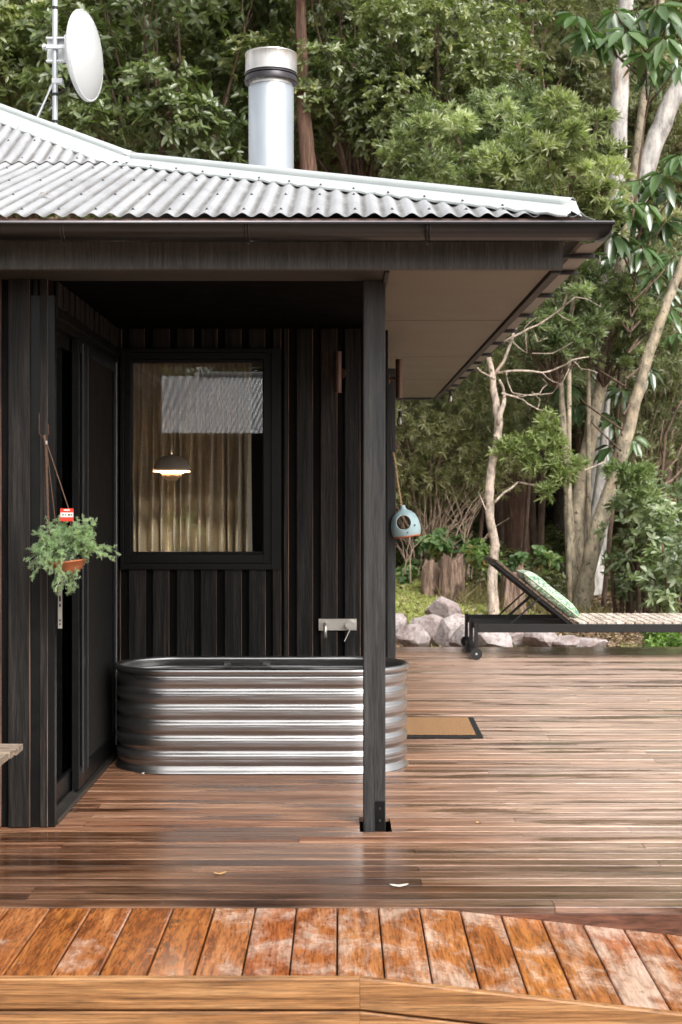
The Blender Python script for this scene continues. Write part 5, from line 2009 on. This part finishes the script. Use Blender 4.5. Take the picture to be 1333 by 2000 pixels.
def scatter_flat(name, label, n, xr, yr, cond, L, W, mat):
    x = rng.uniform(xr[0], xr[1], n); y = rng.uniform(yr[0], yr[1], n)
    k = cond(x, y); x, y = x[k], y[k]; n = len(x)
    z = ground_h(x, y) + rng.uniform(0, .02, n)
    d = rng.normal(size=(n, 3)); d[:, 2] *= .25
    nr = rng.normal(size=(n, 3)) * .35; nr[:, 2] = 1
    S = rng.normal(1, .35, n).clip(.4, 2.2)
    me = leaf_mesh(name, mat, np.stack([x, y, z], 1), d, nr, L * S, W * S, rng.random(n), droop=.02, fold=.2)
    o = bpy.data.objects.new(name, me); link(o); tag(o, label, 'leaf litter', kind='stuff')


scatter_flat('leaf_litter', 'brown leaf litter and bark mulch between deck and forest', 90000, (-.5, 7.5), (14.05, 24), lambda x, y: n2(x, y) < 1.2, .055, .022, M['litter'])
# shaded groundcover further in
rng2 = np.random.default_rng(8)
bo = []
for _ in range(260):
    y = rng2.uniform(20.5, 33); x = rng2.uniform(-.05, .30) * y
    bo.append(((x, y, gh(x, y) + .15), rng2.uniform(.25, .6)))
me = leaf_mesh('undergrowth', M['leaf_dark'], *crown_leaves(rng2, bo, 40, 6, .13, .04))
tag(link(bpy.data.objects.new('undergrowth', me)), 'low dark undergrowth between the forest trunks', 'undergrowth', kind='stuff')

# ------------------------------------------------------------------ doormat
mat_ = empty('doormat', 'coir doormat with a black border lying on the deck beside the tub', 'doormat', (.60, 8.90, .0015), rot=(0, 0, R(-1.0)))
b = MB(); b.cbox(-.265, .265, -.38, .38, 0, .012, .003, 'x'); b.build('rubber_base', M['matborder'], mat_)
b = MB(); b.cbox(-.225, .225, -.335, .335, .0121, .020, .003, 'x'); b.build('coir_pile', M['coir'], mat_)

# ------------------------------------------------------------------ loungers
def make_lounger(label):
    """local origin: wheel-end near corner on the deck; x along, y across"""
    W_ = .545
    o = empty('sun_lounger', label, 'sun lounger', (1.245, 12.80, 0), 'two slatted loungers side by side')
    b = MB()
    zt, zb = .318, .243
    for y in (0, W_ - .03):
        b.cbox(.0, 2.20, y, y + .03, zb, zt, .003, 'x')
    b.cbox(.0, .03, .0305, W_ - .0305, zb, zb + .05, .003, 'y')
    b.cbox(.9, .93, .0305, W_ - .0305, zb, zb + .04, .003, 'y')
    b.cbox(2.17, 2.20, .0305, W_ - .0305, zb, zb + .05, .003, 'y')
    b.build('frame', M['lounger'], o)
    for y in (0, W_ - .03):
        b = MB(); b.cbox(-.0325, -.001, y, y + .03, .045, zt + .012, .003, 'z'); b.build('leg', M['lounger'], o)
        b = MB(); b.cbox(2.201, 2.235, y, y + .03, .001, zt + .001, .003, 'z'); b.build('leg', M['lounger'], o)
        yw = y - .0265 if y == 0 else y + .0565
        b = MB()
        yc = y - .016 if y == 0 else y + .046
        b2 = MB(); b2.tube([(-.017, yc - .014, .053), (-.017, yc + .014, .053)], .052, 28); w = b2.build('wheel', M['rubber'], o, angle=40)
        b2 = MB(); b2.tube([(-.017, yc - .017, .053), (-.017, yc + .017, .053)], .010, 12); b2.build('hub', M['galv'], w)
    b = MB(); b.cbox(-.034, -.002, .0305, W_ - .0305, .05, .075, .003, 'y'); b.build('cross_bar', M['lounger'], o)
    # seat slats: two rows split by a centre rail
    hx = .905
    b = MB(); b.box(hx, 2.165, W_ / 2 - .012, W_ / 2 + .012, zt - .03, zt + .0); b.build('centre_rail', M['lounger'], o)
    pb = None
    x = hx + .01
    while x < 2.15:
        for (y0, y1) in ((.0305, W_ / 2 - .013), (W_ / 2 + .013, W_ - .0305)):
            if pb is None:
                q = MB(); q.cbox(0, .070, y0, y1, zt - .004, zt + .014, .002, 'y'); ob = q.build('slat', M['slat'], o, loc=(x, 0, 0)); pb = ob.data
            else:
                ob = bpy.data.objects.new('slat', pb); ob.location = (x, 0 if y0 < .1 else W_ / 2 - .0175, 0); link(ob, o)
        x += .085
    # raised back
    ang = math.atan2(133, 165)
    back = empty('backrest', parent=o, loc=(hx - .02, 0, zt - .02), rot=(0, ang, 0))
    Lb = .93
    b = MB()
    for y in (.05, W_ - .08):
        b.cbox(-Lb, .0, y, y + .03, -.028, .0, .002, 'x')
    b.cbox(-Lb, -Lb + .03, .0805, W_ - .0805, -.028, 0, .002, 'y')
    b.build('back_frame', M['lounger'], back)
    pb2 = None
    x = -Lb + .001
    while x < -.03:
        if pb2 is None:
            q = MB(); q.cbox(0, .078, .032, W_ - .032, .001, .019, .002, 'y'); ob = q.build('slat', M['backslat'], back, loc=(x, 0, 0)); pb2 = ob.data
        else:
            ob = bpy.data.objects.new('slat', pb2); ob.location = (x, 0, 0); link(ob, back)
        x += .0855
    c_, s_ = math.cos(ang), math.sin(ang)
    def bp(d, off):   # point along the back
        return (hx - .02 - d * c_ + off * s_ * 0, zt - .02 + d * s_)
    for y in (.042, W_ - .042):
        bx, bz = bp(.44, 0)
        b = MB(); b.tube([(bx + .01, y, bz - .03), (.29, y, zt - .01)], .0085, 8)
        b.tube([(bx + .01, y - .012, bz - .03), (bx + .01, y + .012, bz - .03)], .016, 10)
        b.build('strut', M['lounger'], o)
    return o


lg = make_lounger('nearer charcoal sun lounger with raised back and a leaf-print cushion on it')
lg2 = copy_tree(lg)
lg2.location = (1.255, 13.375, 0)
lg2['label'] = 'farther charcoal sun lounger with raised back and no cushion'

# cushion
ang = math.atan2(133, 165)
cu = empty('cushion', 'plump cushion with green palm-leaf print leaning on the raised lounger back', 'cushion', (0, 0, 0))
n = 30
vs, fs = [], []
hw, hl, th = .25, .325, .068
for side_ in (1, -1):
    for j in range(n + 1):
        for i in range(n + 1):
            u, v = i / n * 2 - 1, j / n * 2 - 1
            e = max(0, (1 - u ** 4)) ** .5 * max(0, (1 - v ** 4)) ** .5
            pin = 1 - .07 * (1 - abs(u) ** 2) * abs(v) ** 3 if False else 1
            x = u * hl * (1 - .06 * (1 - v * v) * abs(u) ** 2 * 0 - .05 * abs(v) ** 2 * (1 - abs(u)) * 0)
            y = v * hw
            # edges bow inwards between the corners
            x *= 1 - .07 * (1 - v * v) * (abs(u) ** 3)
            y *= 1 - .07 * (1 - u * u) * (abs(v) ** 3)
            z = side_ * th * (e ** .8) * (1 + .05 * math.sin(u * 5 + v * 3))
            vs.append((x, y, z))
N1 = (n + 1) ** 2
for s_ in (0, 1):
    for j in range(n):
        for i in range(n):
            a = s_ * N1 + j * (n + 1) + i
            fs.append((a, a + 1, a + n + 2, a + n + 1))
b = MB(); b.add(vs, fs)
cb_ = b.build('cushion_cover', M['cushion'], cu, smooth=True)
bm = bmesh.new(); bm.from_mesh(cb_.data); bmesh.ops.remove_doubles(bm, verts=bm.verts, dist=.0005); bmesh.ops.recalc_face_normals(bm, faces=bm.faces); bm.to_mesh(cb_.data); bm.free()
ed = []
for k in range(4 * n):
    q, i = divmod(k, n); t_ = i / n * 2 - 1
    u, v = [(t_, -1), (1, t_), (-t_, 1), (-1, -t_)][q]
    ed.append((u * hl * (1 - .07 * (1 - v * v) * abs(u) ** 3), v * hw * (1 - .07 * (1 - u * u) * abs(v) ** 3), 0))
ed.append(ed[0])
b = MB(); b.tube(ed, .006, 6, cap=False); b.build('piping', M['piping'], cu, smooth=True)
# sits on the back: origin of back hinge in world
hinge = Vector((1.245 + .885, 0, .298))
dvec = Vector((-math.cos(ang), 0, math.sin(ang)))
nvec = Vector((math.sin(ang), 0, math.cos(ang)))
cu.location = Vector((hinge.x, 12.80 + .27, hinge.z)) + dvec * .345 + nvec * (.021 + .058)
cu.rotation_euler = (0, ang, 0)

# ------------------------------------------------------------------ bench corner at the left edge
bn = empty('bench', 'weathered slatted timber bench cut by the left edge', 'bench', (-1.29, 5.2, 0))
rb = random.Random(4)
y = 0
while y < .56:
    b = MB(); b.cbox(-1.2, rb.uniform(-.006, .006), y, y + .066, .412, .438, .003, 'x'); b.build('slat', M['bench'], bn)
    y += .073
b = MB(); b.cbox(-1.1, -.12, .03, .07, .33, .4115, .003, 'x'); b.cbox(-1.1, -.12, .50, .54, .33, .4115, .003, 'x'); b.build('rail', M['bench'], bn)
for xx, yy in ((-1.1, .03), (-1.1, .50), (-.20, .03), (-.20, .50)):
    b = MB(); b.cbox(xx, xx + .05, yy, yy + .05, 0.001, .3295, .003, 'z'); b.build('leg', M['bench'], bn)

# ------------------------------------------------------------------ hanging asparagus fern
HD = 6.06; hs_ = F / HD
hb = MB()
hb.tube([P(77, 806, 6.185), P(77, 846, 6.16), P(82, 855, 6.12), P(90, 857, 6.10), P(95, 848, 6.10), P(95, 832, 6.11), P(93, 826, 6.12)], .0022, 6)
o = hb.build('wire_hook', M['wire']); tag(o, 'rusty wire hook on the left front wall holding the hanging fern', 'hook')
o0 = P(135, 1104, HD)
hp_ = empty('hanging_planter', 'feathery green asparagus fern in a terracotta pot hanging at the left wall corner', 'hanging plant', o0)
b = MB(); b.lathe([(.0, -.030), (.040, -.030), (.058, -.012), (.074, .012), (.077, .014), (.077, .020), (.070, .020), (.066, .010), (0, .008)], n=28)
b.build('pot', M['terra'], hp_, angle=40, rot=(R(0), R(-7), 0))
b = MB(); b.lathe([(.066, .012), (.060, .030), (.045, .045), (0, .05)], n=16); b.build('root_ball', M['rubber'], hp_)
b = MB()
def braid(a, c, r, w):
    for ph in (0, 2.1, 4.2):
        pts = []
        for i in range(40):
            u = i / 39
            p = P(a[0], a[1], 6.09).lerp(P(c[0], c[1], HD - .01), u) - o0
            pts.append(p + Vector((math.cos(i * 1.1 + ph), math.sin(i * 1.1 + ph), 0)) * w)
        b.tube(pts, r, 5)
braid((90, 860), (97, 1080), .0022, .0028)
b.tube([P(90, 860, 6.09) - o0, P(134, 992, HD - .02) - o0, P(150, 1098, HD - .04) - o0], .0022, 6)
b.tube([P(90, 860, 6.09) - o0, P(118, 1098, HD + .05) - o0], .002, 6)
b.tube([P(86, 850, 6.09) - o0, P(90, 868, 6.09) - o0], .006, 8)
b.build('rope_hanger', M['rope'], hp_)
b = MB(); b.tube([P(91, 861, 6.084) - o0, P(91, 868, 6.084) - o0], .005, 8); b.build('ring', M['silver_strip'], hp_)
# plant tag
tg = empty('plant_tag', parent=hp_, loc=P(131, 1004, HD - .03) - o0)
b = MB(); b.box(-13 / hs_, 13 / hs_, 0, .0015, -14 / hs_, 11 / hs_); b.build('tag_card', M['tagred'], tg)
b = MB(); b.box(-12.4 / hs_, 12.4 / hs_, -.0010, -.0003, -6 / hs_, 3 / hs_)
b.box(-6 / hs_, 6 / hs_, -.0010, -.0003, 6.5 / hs_, 9 / hs_); b.build('tag_band', M['tagwhite'], tg)
b = MB()
for k, (w, h) in enumerate(((3, 2.6), (1.6, 3.4), (4, 3.2), (3, 2.6))):
    x = (-9 + k * 5.6) / hs_
    b.box(x, x + w / hs_, -.0016, -.0012, -1.5 / hs_ - h / hs_ / 2, -1.5 / hs_ + h / hs_ / 2)
b.build('tag_print', M['tagdark'], tg)
# fronds: arching stems covered by short needles
rng = np.random.default_rng(77)
tips = [(60, 1068), (75, 1045), (90, 1025), (110, 1012), (130, 1015), (150, 1018), (168, 1015), (183, 1022), (175, 1045), (170, 1065), (190, 1080), (205, 1085), (222, 1076), (212, 1090), (60, 1110), (55, 1095), (70, 1122), (65, 1080), (85, 1105), (95, 1120),
        (105, 1140), (112, 1160), (122, 1150), (135, 1162), (142, 1145), (128, 1135), (148, 1120), (100, 1050), (120, 1050), (140, 1045), (158, 1050), (85, 1065), (105, 1075), (150, 1080), (165, 1088), (90, 1090), (118, 1030), (145, 1030), (75, 1085), (60, 1098), (128, 1060), (110, 1060), (180, 1060), (118, 1118), (98, 1035), (160, 1030), (185, 1030), (125, 1098), (138, 1104), (150, 1095), (112, 1100), (160, 1100), (130, 1112), (145, 1085), (120, 1088)]
Ps, Ds, Ns, Ls, Ts = [], [], [], [], []
stem = MB()
for (tx, ty_) in tips * 2:
    e = np.array(P(tx + rng.normal(0, 4), ty_ + rng.normal(0, 4), HD + rng.normal(-.02, .045))) - np.array(o0)
    s0 = np.array([rng.normal(0, .03), rng.normal(-.02, .03), .02])
    hgt = max(0.0, .07 - abs(e[2]) * .3)
    mid = (s0 + e) / 2 + np.array([0, 0, hgt + .03])
    pts = [s0 * (1 - u) ** 2 + mid * 2 * u * (1 - u) + e * u * u for u in np.linspace(0, 1, 9)]
    stem.tube([Vector(p) for p in pts], [.0014] * 9, 3, cap=False)
    bt = rng.uniform(.25, .8)
    for _ in range(7):   # side plumelets
        u = rng.uniform(.45, 1.0)
        i = min(int(u * 8), 7)
        c = pts[i] * (1 - (u * 8 - i)) + pts[i + 1] * (u * 8 - i)
        ax = (pts[i + 1] - pts[i]); ax = ax / np.linalg.norm(ax) + rng.normal(size=3) * .7; ax /= np.linalg.norm(ax)
        ln = rng.uniform(.018, .035)
        k = 46
        uu = rng.random(k)
        pos = c + ax[None] * (uu * ln)[:, None]
        dd = rdir(rng, k) + ax[None] * .7
        Ps.append(pos); Ds.append(dd); Ns.append(rdir(rng, k)); Ls.append(rng.uniform(.007, .014, k)); Ts.append(np.clip(bt + rng.normal(0, .2, k), 0, 1))
Ps = np.concatenate(Ps); Ds = np.concatenate(Ds); Ns = np.concatenate(Ns); Ls = np.concatenate(Ls); Ts = np.concatenate(Ts)
me = leaf_mesh('fern_foliage', M['needle'], Ps, Ds, Ns, Ls, np.full(len(Ls), .0017), Ts, droop=.05)
link(bpy.data.objects.new('fern_foliage', me), hp_)
stem.build('fern_stems', M['leaf_shrub'], hp_)

# ------------------------------------------------------------------ a few fallen leaves on deck and roof
for (px, py, D, rot, s_, c, lab) in ((430, 1707, 5.42, .3, .055, 'y', 'small yellow fallen leaf on the deck left of the post foot'), (780, 1731, 5.25, .1, .075, 'w', 'pale wet leaf on the deck below the post'),
                                  (935, 1609, 6.27, 2.0, .035, 'y', 'small tan leaf on the deck right of the post'), (278, 1512, 7.40, 1.2, .04, 'w', 'pale leaf at the left foot of the tub')):
    x = (px - 664) * D / F
    n_ = 8
    vs = [(s_ / 2 * math.cos(a) * 1.0, s_ / 4.5 * math.sin(a), .004 * math.cos(2 * a) + .004) for a in [2 * math.pi * k / n_ for k in range(n_)]] + [(0, 0, .0015)]
    b = MB(); b.add(vs, [(k, (k + 1) % n_, n_) for k in range(n_)])
    o = b.build('fallen_leaf', plain('pale_fallen_leaf', (.62, .58, .5) if c == 'w' else (.50, .30, .13), .5), None, loc=(x, D, .003), rot=(0, 0, rot))
    tag(o, lab, 'leaf', 'fallen leaves on the deck')
x = (78 - 664) * 6.2 / F
b = MB(); b.add([(-.02, 0, 0), (0, -.025, .012), (.03, 0, .004), (0, .02, .015), (.055, .01, .0)], [(0, 1, 3), (1, 2, 3), (2, 4, 3)])
o = b.build('fallen_leaf', plain('grey_dead_leaf', (.30, .27, .24), .6), None, loc=(x, 6.25, zmain(6.25 - EY) + .016), rot=(.3, 0, .4))
tag(o, 'curled grey leaf lying on the roof sheets at the left', 'leaf')

# ------------------------------------------------------------------ the cabin behind the camera, seen mirrored in the window
cab = empty('cabin', 'low cabin with a corrugated roof, mirrored in the window glass', 'cabin', (0, -6.3, 0))
b = MB(); b.box(-9, 5, -4.5, -.3, -.5, 2.42); b.build('cabin_wall', M['char'], cab)


def slope_sheet(axis, t0, t1, fn, d0, d1f, name='roof_sheet'):
    n = int((t1 - t0) / PIT * 6)
    vs, fs = [], []
    for i in range(n + 1):
        t = t0 + (t1 - t0) * i / n
        w = .010 * math.cos(2 * math.pi * (t - t0) / PIT)
        a, c = d0, d1f(t)
        for k in range(4):
            d = a + (c - a) * k / 3
            p = fn(t, d); vs.append((p[0], p[1], p[2] + w))
    for i in range(n):
        for k in range(3):
            fs.append((i * 4 + k, (i + 1) * 4 + k, (i + 1) * 4 + k + 1, i * 4 + k + 1))
    b = MB(); b.add(vs, fs)
    return b.build(name, M['roof'], cab, smooth=True)


slope_sheet('x', -2.56, 5.3, lambda t, d: (t + .1 * d, -d, 2.50 + .40 * d), 0, lambda t: 2.9 - .32 * max(0, t + 1.15) ** 1.3)
slope_sheet('x', -4.6, -2.56, lambda t, d: (t + (.1 + (t + 2.56) * .35) * d, -d, 2.50 + .40 * d), 0, lambda t: 2.9)
b = MB(); b.cbox(-4.2, 5.3, -.01, .11, 2.40, 2.50, .01, 'x'); b.build('gutter', M['gutterfront'], cab)
b = MB(); b.tube([(-2.56, -.02, 2.52), (-2.5, -2.9, 3.67)], .02, 6); b.tube([(-2.5, -2.9, 3.68), (5.2, -2.9, 3.68)], .05, 8); b.build('ridge_cap', M['cap'], cab)
for i, (x, y, z, sc) in enumerate(((-6, -15, 2.6, .9), (-2.5, -16, 2.8, .95), (1.2, -15.5, 2.6, .9), (5, -17, 3, 1.0), (-10, -16, 3, 1.0))):
    g_ = Vector((x, y, -.55))
    tree('forest_tree', 'forest tree behind the mirrored cabin', 'tree', 'forest trees behind the camera', g_, (x, y, z), 'dark%d' % (i % 2), sc, [g_, Vector((x, y, z))], [.2, .1], M['bark_dark'], i)
print('objects', len(bpy.data.objects))
